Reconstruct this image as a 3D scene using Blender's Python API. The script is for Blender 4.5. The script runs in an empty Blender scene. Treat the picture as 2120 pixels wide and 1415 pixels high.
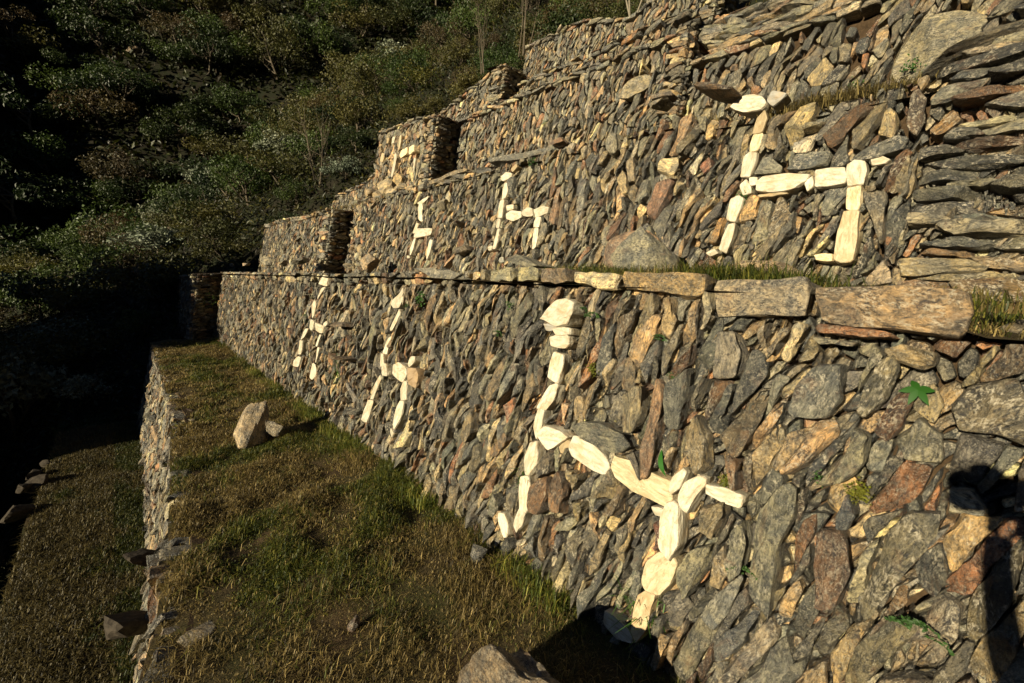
import bpy, bmesh, math, random
import numpy as np
from mathutils import Vector, Matrix
R = math.radians
sc = bpy.context.scene
C = sc.collection

# ------------------------------------------------------------------ camera, sky, sun, exposure
EYE = 1.65
YAW, PITCH, FPX = 40.8, 9.3, 942.0
cam_d = bpy.data.cameras.new('camera'); cam = bpy.data.objects.new('camera', cam_d); C.objects.link(cam)
cam_d.sensor_width = 36; cam_d.lens = FPX/2120*36
cam.location = (0, 0, EYE); cam.rotation_euler = (R(90-PITCH), 0, R(-YAW))
cam_d.clip_start = 0.05; cam_d.clip_end = 600
sc.camera = cam
SUN_AZ, SUN_EL = 86.3+180, 18.6      # compass from +Y clockwise, towards the sun
w = bpy.data.worlds.new("World"); sc.world = w; w.use_nodes = True
nt = w.node_tree; bg = nt.nodes['Background']; sky = nt.nodes.new('ShaderNodeTexSky')
sky.sky_type = 'NISHITA'; sky.sun_disc = False
sky.altitude = 3000; sky.dust_density = 0.3; sky.air_density = 0.8
sky.sun_elevation = R(SUN_EL); sky.sun_rotation = R(SUN_AZ)
nt.links.new(sky.outputs[0], bg.inputs[0]); bg.inputs[1].default_value = 0.05
sl = bpy.data.lights.new('sun', 'SUN'); sun = bpy.data.objects.new('sun', sl); C.objects.link(sun)
sl.energy = 5.0; sl.angle = R(0.5); sl.color = (1.0, 0.865, 0.60)
S = Vector((math.sin(R(SUN_AZ))*math.cos(R(SUN_EL)), math.cos(R(SUN_AZ))*math.cos(R(SUN_EL)), math.sin(R(SUN_EL))))
sun.rotation_euler = S.to_track_quat('Z', 'Y').to_euler(); sun.location = (-6, -3, 8)
sc.view_settings.view_transform = 'Standard'; sc.view_settings.look = 'None'
sc.view_settings.exposure = 0.95
cam_d.dof.use_dof = True; cam_d.dof.focus_distance = 4.0; cam_d.dof.aperture_fstop = 6.3; sc.view_settings.gamma = 1
try:
    sc.cycles.max_bounces = 4; sc.cycles.diffuse_bounces = 2; sc.cycles.glossy_bounces = 2
    sc.cycles.transmission_bounces = 2; sc.cycles.transparent_max_bounces = 4
except Exception: pass

# ------------------------------------------------------------------ helpers
rng = np.random.default_rng(7)
def ray(px, py):
    x = (px-1060)/FPX; y = (707.5-py)/FPX
    p = R(PITCH); up = y*math.cos(p)-math.sin(p); fw = math.cos(p)+y*math.sin(p)
    a = R(YAW)
    return np.array([fw*math.sin(a)+x*math.cos(a), fw*math.cos(a)-x*math.sin(a), up])
CAM = np.array([0, 0, EYE])
def on_z(px, py, z):
    d = ray(px, py); return CAM+d*((z-EYE)/d[2])
def on_x(px, py, x):
    d = ray(px, py); return CAM+d*(x/d[0])

def hash3(i, j, k, s):
    h = (i*374761393+j*668265263+k*1274126177+s*974711) & 0x7fffffff
    h = ((h ^ (h >> 13))*1274126177) & 0x7fffffff
    h = (h ^ (h >> 16)) & 0xffff
    return h/32767.5-1.0
def vnoise(P, s=0):
    P = np.asarray(P, float); I = np.floor(P).astype(np.int64); F = P-I; F = F*F*(3-2*F)
    r = 0
    for a in (0, 1):
        for b in (0, 1):
            for c in (0, 1):
                wgt = (F[:, 0] if a else 1-F[:, 0])*(F[:, 1] if b else 1-F[:, 1])*(F[:, 2] if c else 1-F[:, 2])
                r = r+wgt*hash3(I[:, 0]+a, I[:, 1]+b, I[:, 2]+c, s)
    return r
def fbm(P, o=3, s=0):
    P = np.asarray(P, float); r = 0; a = 1
    for i in range(o): r = r+a*vnoise(P*2**i+i*17.3, s+i); a *= .5
    return r

def tag(o, label=None, cat=None, group=None, kind=None):
    if label: o['label'] = label
    if cat: o['category'] = cat
    if group: o['group'] = group
    if kind: o['kind'] = kind
    return o
def empty(name, loc=(0, 0, 0), rz=0):
    o = bpy.data.objects.new(name, None); o.location = loc; o.rotation_euler = (0, 0, rz)
    o.empty_display_size = .1; C.objects.link(o); return o

class MB:
    """collects vertices and faces, writes ONE mesh object"""
    def __init__(s): s.V = []; s.Q = []; s.T = []; s.n = 0; s.col = []; s.sp = []; s.qm = []; s.tm = []
    def add(s, V, Q=None, T=None, col=None, sp=None, m=0):
        V = np.asarray(V, float).reshape(-1, 3); k = len(V)
        if k == 0: return
        s.V.append(V)
        if Q is not None and len(Q): Q = np.asarray(Q, np.int64); s.Q.append(Q+s.n); s.qm.append(np.full(len(Q), m))
        if T is not None and len(T): T = np.asarray(T, np.int64); s.T.append(T+s.n); s.tm.append(np.full(len(T), m))
        c = np.ones((k, 4)); 
        if col is not None: c[:, :3] = col
        s.col.append(c); s.sp.append(V if sp is None else np.asarray(sp, float)); s.n += k
    def mesh(s, name, mats, smooth=False):
        me = bpy.data.meshes.new(name)
        V = np.concatenate(s.V); Q = np.concatenate(s.Q) if s.Q else np.zeros((0, 4), int); T = np.concatenate(s.T) if s.T else np.zeros((0, 3), int)
        me.vertices.add(len(V)); me.vertices.foreach_set('co', V.ravel().astype(np.float32))
        L = len(Q)*4+len(T)*3; me.loops.add(L)
        me.loops.foreach_set('vertex_index', np.concatenate([Q.ravel(), T.ravel()]).astype(np.int32))
        me.polygons.add(len(Q)+len(T))
        st = np.concatenate([np.arange(len(Q))*4, len(Q)*4+np.arange(len(T))*3]).astype(np.int32)
        me.polygons.foreach_set('loop_start', st)
        mi = np.concatenate((s.qm or [np.zeros(0)])+(s.tm or [])) if (s.qm or s.tm) else np.zeros(0)
        me.polygons.foreach_set('material_index', mi.astype(np.int32))
        me.polygons.foreach_set('use_smooth', np.full(len(Q)+len(T), bool(smooth)))
        me.update(calc_edges=True)
        a = me.attributes.new('col', 'FLOAT_COLOR', 'POINT'); a.data.foreach_set('color', np.concatenate(s.col).ravel().astype(np.float32))
        a = me.attributes.new('sp', 'FLOAT_VECTOR', 'POINT'); a.data.foreach_set('vector', np.concatenate(s.sp).ravel().astype(np.float32))
        for m in (mats if isinstance(mats, (list, tuple)) else [mats]): me.materials.append(m)
        me.validate(clean_customdata=False)
        return me
    def build(s, name, mats, parent=None, smooth=False):
        o = bpy.data.objects.new(name, s.mesh(name, mats, smooth)); C.objects.link(o)
        if parent is not None: o.parent = parent
        return o

# ------------------------------------------------------------------ materials
def nodes(name):
    m = bpy.data.materials.new(name); m.use_nodes = True; t = m.node_tree
    return m, t, t.nodes, t.links, t.nodes['Principled BSDF']
def nd(N, typ, **k):
    n = N.new(typ)
    for a, b in k.items(): setattr(n, a, b)
    return n
def noise(t, vec, scale, detail=4, rough=.6, dist=0):
    n = t.nodes.new('ShaderNodeTexNoise'); n.inputs['Scale'].default_value = scale; n.inputs['Detail'].default_value = detail
    n.inputs['Roughness'].default_value = rough; n.inputs['Distortion'].default_value = dist
    t.links.new(vec, n.inputs['Vector']); return n.outputs['Fac']
def mapr(t, v, a, b, c, d, clamp=True):
    n = t.nodes.new('ShaderNodeMapRange'); n.clamp = clamp
    for i, x in enumerate((a, b, c, d)): n.inputs[i+1].default_value = x
    t.links.new(v, n.inputs[0]); return n.outputs[0]
def vscale(t, vec, s):
    n = t.nodes.new('ShaderNodeVectorMath'); n.operation = 'MULTIPLY'; n.inputs[1].default_value = s
    t.links.new(vec, n.inputs[0]); return n.outputs[0]
def mix(t, f, a, b, mode='MIX'):
    n = t.nodes.new('ShaderNodeMix'); n.data_type = 'RGBA'; n.blend_type = mode
    for sock, v in ((n.inputs[0], f), (n.inputs[6], a), (n.inputs[7], b)):
        if isinstance(v, (int, float)): sock.default_value = v
        elif isinstance(v, tuple): sock.default_value = (*v, 1)
        else: t.links.new(v, sock)
    return n.outputs[2]
def bump(t, h, strength, dist, prev=None):
    n = t.nodes.new('ShaderNodeBump'); n.inputs['Strength'].default_value = strength; n.inputs['Distance'].default_value = dist
    t.links.new(h, n.inputs['Height'])
    if prev is not None: t.links.new(prev, n.inputs['Normal'])
    return n.outputs[0]
def attr(t, name, out='Color'):
    n = t.nodes.new('ShaderNodeAttribute'); n.attribute_name = name; return n.outputs[out]
def math_(t, op, a, b):
    n = t.nodes.new('ShaderNodeMath'); n.operation = op
    for i, v in enumerate((a, b)):
        if isinstance(v, (int, float)): n.inputs[i].default_value = v
        else: t.links.new(v, n.inputs[i])
    return n.outputs[0]

def schist(name, lichen=.7, contrast=1.0, rough=.5, rust=.5, an=.28):
    m, t, N, L, b = nodes(name)
    col = attr(t, 'col'); sp = attr(t, 'sp', 'Vector')
    st = noise(t, vscale(t, sp, (1, an, 1)), 55, 7, .75, 1.2)               # foliation along the stone
    bl = noise(t, sp, 10, 5, .65, .6)                     # blotches
    fl = noise(t, vscale(t, sp, (1, .55, 1)), 120, 4, .75, .4)
    fc = noise(t, sp, 260, 2, .7)
    c = mix(t, 1.0, col, mix(t, mapr(t, st, .40, .60, 0, 1), (.34, .36, .38), (1.6, 1.56, 1.42)), 'MULTIPLY')
    c = mix(t, 1.0, c, mix(t, mapr(t, bl, .40, .60, 0, 1), (.55, .58, .62), (1.4, 1.3, 1.05)), 'MULTIPLY')
    f1 = math_(t, 'MULTIPLY', mapr(t, fl, .50, .58, 0, lichen), mapr(t, noise(t, sp, 18, 4, .6), .45, .56, .1, 1))
    per = noise(t, sp, .9, 1, .5); f1 = math_(t, 'MULTIPLY', f1, mapr(t, per, .38, .62, .12, 1.15))
    c = mix(t, f1, c, (.55, .49, .37))
    dk = math_(t, 'MULTIPLY', mapr(t, fl, .48, .42, 0, .85), mapr(t, noise(t, sp, 15, 4, .6, .4), .46, .56, .1, 1))
    c = mix(t, dk, c, (.022, .022, .026))
    c = mix(t, math_(t, 'MULTIPLY', mapr(t, fc, .57, .66, 0, .6), mapr(t, per, .62, .4, .2, 1)), c, (.55, .5, .38))
    rs = math_(t, 'MULTIPLY', mapr(t, noise(t, vscale(t, sp, (1, .5, 1)), 12, 5, .7, .5), .57, .7, 0, rust), mapr(t, st, .35, .6, .3, 1))
    c = mix(t, rs, c, (.20, .085, .028))
    L.new(c, b.inputs['Base Color'])
    L.new(mapr(t, fc, .35, .6, rough-.22, rough+.25), b.inputs['Roughness'])
    b.inputs['Specular IOR Level'].default_value = .6
    n1 = bump(t, st, 1.0*contrast, .022); n2 = bump(t, fl, 1.0*contrast, .010, n1); n3 = bump(t, bl, .6, .03, n2)
    L.new(n3, b.inputs['Normal']); return m
def quartz(name):
    m, t, N, L, b = nodes(name)
    col = attr(t, 'col'); sp = attr(t, 'sp', 'Vector'); sv = vscale(t, sp, (1, .3, 1))
    st = noise(t, sv, 45, 5, .6, .5); bl = noise(t, sp, 12, 4, .6)
    c = mix(t, 1.0, col, mix(t, mapr(t, st, .3, .6, 0, 1), (.62, .56, .44), (1.1, 1.1, 1.08)), 'MULTIPLY')
    c = mix(t, mapr(t, bl, .52, .7, 0, .6), c, (.42, .28, .13))
    c = mix(t, mapr(t, noise(t, sp, 90, 4, .7), .58, .7, 0, .4), c, (.25, .2, .14))
    ck = mapr(t, noise(t, vscale(t, sp, (1, .4, 1)), 28, 2, .4, 2.0), .49, .505, 0, 1)
    ck2 = math_(t, 'MULTIPLY', ck, mapr(t, noise(t, vscale(t, sp, (1, .4, 1)), 28, 2, .4, 2.0), .53, .515, 0, 1))
    c = mix(t, math_(t, 'MULTIPLY', ck2, .5), c, (.25, .17, .09))
    L.new(c, b.inputs['Base Color']); b.inputs['Roughness'].default_value = .6
    n1 = bump(t, st, .8, .012); n2 = bump(t, noise(t, sp, 120, 4), .6, .005, n1); L.new(n2, b.inputs['Normal']); return m
def soil(name, base=(.13, .088, .048), grass=None):
    m, t, N, L, b = nodes(name); tc = N.new('ShaderNodeTexCoord').outputs['Object']
    n1 = noise(t, tc, 6, 6, .65); n2 = noise(t, tc, 60, 5, .7); n3 = noise(t, tc, 1.3, 4, .6)
    c = mix(t, mapr(t, n1, .35, .65, 0, 1), tuple(x*.55 for x in base), tuple(x*1.3 for x in base))
    if grass: c = mix(t, mapr(t, n3, .4, .6, 0, 1), c, grass)
    c = mix(t, mapr(t, n2, .5, .7, 0, .5), c, tuple(min(1, x*1.9) for x in base))
    L.new(c, b.inputs['Base Color']); b.inputs['Roughness'].default_value = .95; b.inputs['Specular IOR Level'].default_value = .15
    L.new(bump(t, n2, .8, .015, bump(t, n1, .6, .04)), b.inputs['Normal']); return m
def leafmat(name, rough=.5, trans=.25, tint=(1, 1, 1), spec=.3):
    m, t, N, L, b = nodes(name); col = attr(t, 'col')
    oi = N.new('ShaderNodeObjectInfo').outputs['Random']
    c = mix(t, 1.0, col, mix(t, oi, (.7, .75, .7), (1.3, 1.15, 1.0)), 'MULTIPLY')
    L.new(c, b.inputs['Base Color']); b.inputs['Roughness'].default_value = rough; b.inputs['Specular IOR Level'].default_value = spec
    tr = N.new('ShaderNodeBsdfTranslucent'); L.new(c, tr.inputs[0]); ms = N.new('ShaderNodeMixShader'); ms.inputs[0].default_value = trans
    L.new(b.outputs[0], ms.inputs[1]); L.new(tr.outputs[0], ms.inputs[2]); L.new(ms.outputs[0], N['Material Output'].inputs[0]); return m
def plain(name, col, rough=.7, spec=.3, sc_=20, var=.35):
    m, t, N, L, b = nodes(name); tc = N.new('ShaderNodeTexCoord').outputs['Object']; n = noise(t, tc, sc_, 5, .65)
    L.new(mix(t, mapr(t, n, .3, .7, 0, 1), tuple(x*(1-var) for x in col), tuple(min(1, x*(1+var)) for x in col)), b.inputs['Base Color'])
    b.inputs['Roughness'].default_value = rough; b.inputs['Specular IOR Level'].default_value = spec
    L.new(bump(t, n, .5, .01), b.inputs['Normal']); return m

M_ST = schist('schist'); M_STS = schist('smooth_schist', .5, .8, .5, .4, .6); M_QZ = quartz('quartzite')
M_SOIL = soil('wall_earth', (.055, .036, .02)); M_GROUND = soil('terrace_soil', (.06, .04, .02), (.035, .034, .012))
M_HILL = soil('hill_soil', (.014, .012, .007), (.010, .013, .005)); M_LEAF = leafmat('foliage'); M_GLOSS = leafmat('silver_foliage', .5, .1, spec=.35)
M_GRASS = leafmat('grass', .55, .3); M_DARK = plain('shade_dark_rock', (.035, .028, .02), .85, .2, 30, .6); M_BARK = plain('bark', (.10, .08, .055), .85); M_PALEBARK = plain('pale_bark', (.22, .19, .14), .8)

# ------------------------------------------------------------------ polygons
def clip(poly, n, c):
    """keep n.p <= c"""
    out = []; k = len(poly)
    for i in range(k):
        a = poly[i]; b = poly[(i+1) % k]; da = n[0]*a[0]+n[1]*a[1]-c; db = n[0]*b[0]+n[1]*b[1]-c
        if da <= 0: out.append(a)
        if (da < 0 < db) or (db < 0 < da):
            t = da/(da-db); out.append((a[0]+t*(b[0]-a[0]), a[1]+t*(b[1]-a[1])))
    return out
def area(p):
    s = 0
    for i in range(len(p)):
        a = p[i]; b = p[(i+1) % len(p)]; s += a[0]*b[1]-a[1]*b[0]
    return s/2
def centroid(p):
    q = np.array(p); return q.mean(0)
def pack(u0, u1, v0, v1, wd, ln, lean, rs, jit=.42, wvar=.3, wob=8., wa=1.):
    """elongated stones: width wd, length ln, long axis leaning `lean` degrees from +v towards +u"""
    th = R(lean); ax = np.array([math.sin(th), math.cos(th)]); ac = np.array([math.cos(th), -math.sin(th)])
    cor = np.array([(u0, v0), (u1, v0), (u1, v1), (u0, v1)]); qa = cor@ac/wd; ql = cor@ax/ln
    i0, i1 = int(qa.min())-2, int(qa.max())+3; j0, j1 = int(ql.min())-2, int(ql.max())+3
    ni, nj = i1-i0, j1-j0
    gx = np.arange(i0, i1)[:, None]+(np.zeros(nj))[None]; gy = np.arange(j0, j1)[None]+np.zeros(ni)[:, None]
    gy = gy+.5*(np.arange(ni) % 2)[:, None]+rs.uniform(-.25, .25, ni)[:, None]
    gx = gx+rs.uniform(-jit, jit, gx.shape); gy = gy+rs.uniform(-jit, jit, gx.shape)
    wt = rs.uniform(-wvar, wvar, gx.shape); wt[rs.random(gx.shape) < .12] += .55
    out = []; sd = rs.uniform(0, 6); wa = wa*.2 if abs(lean) > 60 else wa
    for i in range(2, ni-2):
        for j in range(2, nj-2):
            x, y = gx[i, j], gy[i, j]; p = ac*x*wd+ax*y*ln
            if p[0] < u0-.3 or p[0] > u1+.3 or p[1] < v0-.3 or p[1] > v1+.3: continue
            poly = [(x-1.6, y-1.6), (x+1.6, y-1.6), (x+1.6, y+1.6), (x-1.6, y+1.6)]
            for a in (-2, -1, 0, 1, 2):
                for b in (-2, -1, 0, 1, 2):
                    if a == 0 and b == 0: continue
                    dx = gx[i+a, j+b]-x; dy = gy[i+a, j+b]-y; d2 = dx*dx+dy*dy
                    c = dx*x+dy*y+d2/2+(wt[i, j]-wt[i+a, j+b])*.5*min(1, d2)
                    poly = clip(poly, (dx, dy), c)
                    if len(poly) < 3: break
                if len(poly) < 3: break
            if len(poly) < 3: continue
            q = [(e[0]+wa*(.05*math.sin(e[0]*7.1+e[1]*3.7+sd)+.026*math.sin(e[1]*15.3-e[0]*6+sd*2)), e[1]+wa*.035*math.sin(e[0]*9.3-e[1]*4.1+sd*3)) for e in (ac*a_*wd+ax*b_*ln for a_, b_ in poly)]
            for n, c in (((-1, 0), -u0), ((1, 0), u1), ((0, -1), -v0)):
                q = clip(q, n, c)
                if len(q) < 3: break
            if len(q) < 3: continue
            out.append((q, lean+rs.normal(0, wob)))
    return out

def resample(poly, n, cut=.22):
    P = np.array(poly)
    if area(poly) < 0: P = P[::-1]
    Q = []
    for i in range(len(P)):
        a = P[i]; b = P[(i+1) % len(P)]; Q += [a+(b-a)*cut, a+(b-a)*(1-cut)]
    Q = np.array(Q); D = np.roll(Q, -1, 0)-Q; l = np.hypot(D[:, 0], D[:, 1]); cs = np.concatenate([[0], np.cumsum(l)])
    t = np.linspace(0, cs[-1], n, endpoint=False); idx = np.clip(np.searchsorted(cs, t, 'right')-1, 0, len(Q)-1)
    f = (t-cs[idx])/np.maximum(l[idx], 1e-9); return Q[idx]+D[idx]*f[:, None]
LOD = {
 3: (34, [(1.0, 0), (1.0, .6), (.975, .9), (.9, 1), (.78, 1), (.62, 1), (.46, 1.0), (.30, 1.0), (.14, 1.0)]),
 2: (20, [(1.0, 0), (.99, .75), (.93, .98), (.72, 1), (.45, 1), (.2, 1.0)]),
 1: (12, [(1.0, 0), (.97, .85), (.7, 1), (.35, 1)]),
 0: (8, [(1.0, 0), (.82, 1)])}
TPL = {}
for k_, (n_, r_) in LOD.items():
    m_ = len(r_)+1; Q_ = []; T_ = []
    for a in range(m_-1):
        for b in range(n_):
            c = (b+1) % n_; Q_.append((a*n_+b, a*n_+c, (a+1)*n_+c, (a+1)*n_+b))
    for b in range(n_): T_.append(((m_-1)*n_+b, (m_-1)*n_+(b+1) % n_, m_*n_))
    TPL[k_] = (np.array(Q_), np.array(T_))

PAL = np.array([(.10, .105, .11), (.17, .165, .145), (.21, .175, .125), (.30, .21, .125), (.05, .055, .064), (.28, .265, .225), (.17, .085, .045), (.42, .33, .21), (.13, .125, .11)])
PALW = np.array([.19, .15, .17, .12, .12, .055, .08, .045, .08])
def pick(rs, pw=PALW):
    c = PAL[rs.choice(len(PAL), p=pw/pw.sum())]*rs.choice([.5, .75, 1., 1.3, 1.65])*rs.uniform(.85, 1.15); c = (c*.95+c.mean()*.08)*np.array([1.03, .985, .87])
    return np.clip(c*(1+rs.normal(0, .03, 3)), .01, .6)

class Wall:
    def __init__(s, O, U, V, curve=None, seed=1):
        s.O = np.array(O, float); s.U = np.array(U, float)/np.linalg.norm(U); s.V = np.array(V, float)/np.linalg.norm(V)
        n = np.cross(s.V, s.U); s.N = n/np.linalg.norm(n); s.curve = curve
        s.rs = np.random.default_rng(seed); s.seed = seed; s.stones = []; s.spec = []
    def flip(s): s.N = -s.N; return s
    def map(s, uvd):
        uvd = np.asarray(uvd, float)
        d = uvd[:, 2]+.022*vnoise(np.stack([uvd[:, 0]*.9, uvd[:, 1]*.9, uvd[:, 0]*0+s.seed], 1), 5)
        P = s.O+uvd[:, :1]*s.U+uvd[:, 1:2]*s.V+d[:, None]*s.N
        if s.curve is not None: P[:, 0] += s.curve(uvd[:, 0])
        return P
    def uv(s, px, py):
        d = ray(px, py); t = np.dot(s.O-CAM, s.N)/np.dot(d, s.N); P = CAM+d*t-s.O
        return (float(P@s.U), float(P@s.V))
    def poly(s, pts): return [s.uv(*p) for p in pts]
    def reserve(s, polys):
        for p in polys:
            if area(p) < 0: p = p[::-1]
            s.spec.append(np.array(p))
    def cliprim(s, q, c):
        for P in s.spec:
            cc = P.mean(0)
            if abs(cc[0]-c[0]) > 1.0 or abs(cc[1]-c[1]) > 1.0: continue
            E = np.roll(P, -1, 0)-P; Nn = np.stack([E[:, 1], -E[:, 0]], 1); Nn /= np.maximum(np.linalg.norm(Nn, axis=1), 1e-9)[:, None]
            dd = ((c-P)*Nn).sum(1)
            # best separating edge: support of the special polygon along the outward normal
            sup = (P@Nn.T).max(0); sep = Nn@c-sup
            k = int(np.argmax(sep))
            if dd.max() < 0: return None
            if sep[k] <= 0: 
                k = int(np.argmax(dd)); q = clip(q, tuple(-Nn[k]), -float(Nn[k]@P[k])); 
            else: q = clip(q, tuple(-Nn[k]), -float(sup[k]))
            if len(q) < 3 or abs(area(q)) < 2e-4: return None
        return q
    def lod(s, c):
        P = s.map([(c[0], c[1], 0)])[0]; d = np.linalg.norm(P-CAM)
        return 3 if d < 3.6 else 2 if d < 6.5 else 1 if d < 11 else 0
    def fill(s, mb, polys, vtop=None, gap=.006, thick=(.02, .06), back=-.11, pal=PALW, tilt=.21, drop=.03, base=0., rimclip=True, mat=0, lodoff=0):
        for q, ln in polys:
            c = centroid(q)
            if vtop is not None:
                t = vtop(c[0])
                if t < c[1]-.02: continue
                sl_ = (vtop(c[0]+.08)-vtop(c[0]-.08))/.16
                q = clip(q, (-sl_, 1), t-sl_*c[0])
                if len(q) < 3: continue
                c = centroid(q)
            if rimclip and s.spec:
                q = s.cliprim(q, c)
                if q is None: continue
            if abs(area(q)) < 2.5e-4 or s.rs.random() < drop: continue
            s.stone(mb, q, ln, gap, s.rs.uniform(*thick), back, pick(s.rs, pal), tilt, base, mat, max(0, s.lod(c)+lodoff))
    def stone(s, mb, poly, lean, gap, th, back, col, tilt=.12, base=0., mat=0, lod=2, cut=.07, rough=1.0, flat=False):
        rs = s.rs; n, rings = LOD[lod]; c = centroid(poly); O = resample(poly, n, cut)
        D = O-c; r = np.maximum(np.hypot(D[:, 0], D[:, 1]), 1e-6); D *= np.maximum(.35, 1-gap/r)[:, None]
        g = rs.normal(0, tilt, 2); th_ = R(lean); A = np.array([[math.cos(th_), -math.sin(th_)], [math.sin(th_), math.cos(th_)]])
        V = [np.column_stack([c+D*.92, np.full(n, back)])]
        # random dome so that some stones are flat and some ridged
        rd = rs.uniform(0, .25); rg = rs.normal(0, .25)
        ex = np.abs((D@A.T)).max(0); pls = []; kf = min(1., .055/math.sqrt(abs(area(poly))))
        for _ in range(rs.integers(1, 5) if not flat and back > -.2 else 0):
            pa = rs.uniform(0, 6.283); nx_ = np.array([math.cos(pa), math.sin(pa)]); e_ = abs(nx_[0])*ex[0]+abs(nx_[1])*ex[1]
            pls.append((nx_, rs.uniform(-.1, .75)*e_, rs.uniform(.25, 1.1)))
        for k, (f, h) in enumerate(rings):
            f = 1-(1-f)*kf if f >= .89 else f
            pl = D*f; loc = pl@A.T
            hh = base+th*(min(h, 1) if not flat else h)+(pl@g)*(1 if h > .3 else .3)
            if k and not flat: hh = hh+th*rd*(1-f)-abs(rg)*.35*np.abs(loc[:, 0])*(h > .3)
            if h > .3:
                for nx_, o_, s_ in pls: hh = np.minimum(hh, base+th*1.05+(pl@g)-s_*(loc@nx_-o_))
                hh = np.maximum(hh, base-.02)
            V.append(np.column_stack([c+pl, np.broadcast_to(hh, (n,))]))
        V.append(np.array([[c[0], c[1], base+th*(1+(0 if flat else rd))]])); V = np.concatenate(V)
        off = rs.uniform(-40, 40, 3); loc = (V[:, :2]-c)@A.T
        sp = np.column_stack([loc, V[:, 2]])+off
        sz = math.sqrt(abs(area(poly)))
        if lod >= 1:
            am = min(.022, .13*sz)*rough
            q = np.column_stack([loc[:, 0], loc[:, 1]*.4, V[:, 2]])+off
            nn = fbm(q*(1.4/sz), 3, 3); st = np.round(nn*2.2)/2.2
            V[:, 2] += am*(.55*nn+.45*st)*(V[:, 2] > back+.01)
            e = fbm(q*(2.6/sz)+31, 3, 9); e2 = fbm(q*(2.6/sz)+77, 3, 12)
            V[:, 0] += am*.6*e; V[:, 1] += am*.6*e2
        Q, T = TPL[lod]
        mb.add(s.map(V), Q, T, col, sp, mat)
    def core(s, mb, u0, u1, v0, vtop, d=-.085, step=.12, mat=1, cap=.0):
        nu = max(2, int((u1-u0)/step)); nv = 12; us = np.linspace(u0, u1, nu)
        G = []
        for u in us:
            vt = vtop(u)
            for v in np.linspace(v0, vt, nv): G.append((u, v, d))
            G.append((u, vt, -.45))
        G = np.array(G); nn = nv+1; G[:, 2] += .02*fbm(np.column_stack([G[:, 0]*7, G[:, 1]*7, G[:, 0]*0]), 2, 4)
        ii = np.arange(nu-1)[:, None]*nn+np.arange(nn-1)[None]; ii = ii.ravel()
        Q = np.stack([ii, ii+1, ii+nn+1, ii+nn], 1)
        W = s.map(G); mb.add(W, Q, None, (.15, .1, .06), W, mat)
def prof(*pts):
    X = [p[0] for p in pts]; Y = [p[1] for p in pts]
    return lambda u: float(np.interp(u, X, Y))

# generic free boulder: a rounded block cut by random planes
def rock(dim, seed, cuts=9, sub=4, box=.5, amp=.07, taper=0., **_):
    rs = np.random.default_rng(seed); bm = bmesh.new(); bmesh.ops.create_icosphere(bm, subdivisions=sub, radius=1)
    V = np.array([v.co[:] for v in bm.verts]); T = np.array([[v.index for v in f.verts] for f in bm.faces]); bm.free()
    m = np.abs(V).max(1)[:, None]; V = V*(1-box)+V/m*box*.9
    for k in range(cuts):
        n = rs.normal(size=3); n /= np.linalg.norm(n); c = rs.uniform(.42, .8)
        d = V@n-c; V -= np.where(d > 0, d, 0)[:, None]*n*.96
    V += amp*fbm(V*2.2+seed, 4, seed)[:, None]*V+amp*.5*np.round(fbm(V*[1.5, 1.5, 5]+seed, 2, seed)*2)[:, None]/2*V
    V[:, :2] *= (1-taper*(V[:, 2:]+.3))
    V *= np.array(dim)/2
    return V, T
def add_rock(name, loc, dim, rot, seed, col, label, cat='rock', group=None, mat=None, parent=None, **k):
    V, T = rock(dim, seed, **k); mb = MB(); mb.add(V, None, T, col, V+seed*3.1)
    o = mb.build(name, mat or M_ST, parent); o.location = loc; o.rotation_euler = [R(a) for a in rot]
    if parent is None: tag(o, label, cat, group)
    elif label: o['label'] = label
    return o

# ------------------------------------------------------------------ the terrain
TX = [-60, -14, -5, -1.2, -.1, .1, 1.6, 3.1, 4.8, 5.5, 6.2, 7.2, 14, 60]
TZ = [-50, -14, -6.5, -3.4, -1.7, -1.62, -.02, 1.5, 2.6, 3.55, 4.5, 5.6, 11, 50]
def hill(X, Y):
    X = np.asarray(X, float); Y = np.asarray(Y, float)
    a = np.interp(X, TX, TZ)-.3
    t = np.clip((Y-12.9)/17, 0, 1)
    b = (X-1.35)*(1-t)+(.66*X+2.9)*t
    z = a+(b-a)*np.clip((Y-12.9)/1.5, 0, 1)
    z = np.where(Y > 30, .66*X+2.9-1.1*(Y-30), z)
    f = -9+1.2*(Y-36)+.6*X+np.minimum(10, 2.0*np.maximum(0, -(X-.02*(Y-40)+4.0)))
    z = np.where(Y > 31, np.maximum(z, f), z)
    n = fbm(np.column_stack([X.ravel()*.15, Y.ravel()*.15, X.ravel()*0]), 3, 2).reshape(X.shape)
    return z+n*np.clip((Y-13.5)/10, 0, 1.6)
def terrain():
    xs = np.concatenate([np.arange(-60, -14, 3), np.arange(-14, 16, .45), np.arange(16, 75, 2)]); ys = np.concatenate([np.arange(-40, -6, 3), np.arange(-6, 40, .5), np.arange(40, 130, 2)])
    X, Y = np.meshgrid(xs, ys, indexing='ij'); Z = hill(X, Y); V = np.column_stack([X.ravel(), Y.ravel(), Z.ravel()])
    nj = len(ys); ii = (np.arange(len(xs)-1)[:, None]*nj+np.arange(nj-1)[None]).ravel()
    mb = MB(); mb.add(V, np.stack([ii, ii+nj, ii+nj+1, ii+1], 1)); o = mb.build('hillside', M_HILL, smooth=True); tag(o, kind='structure')
terrain()

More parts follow.
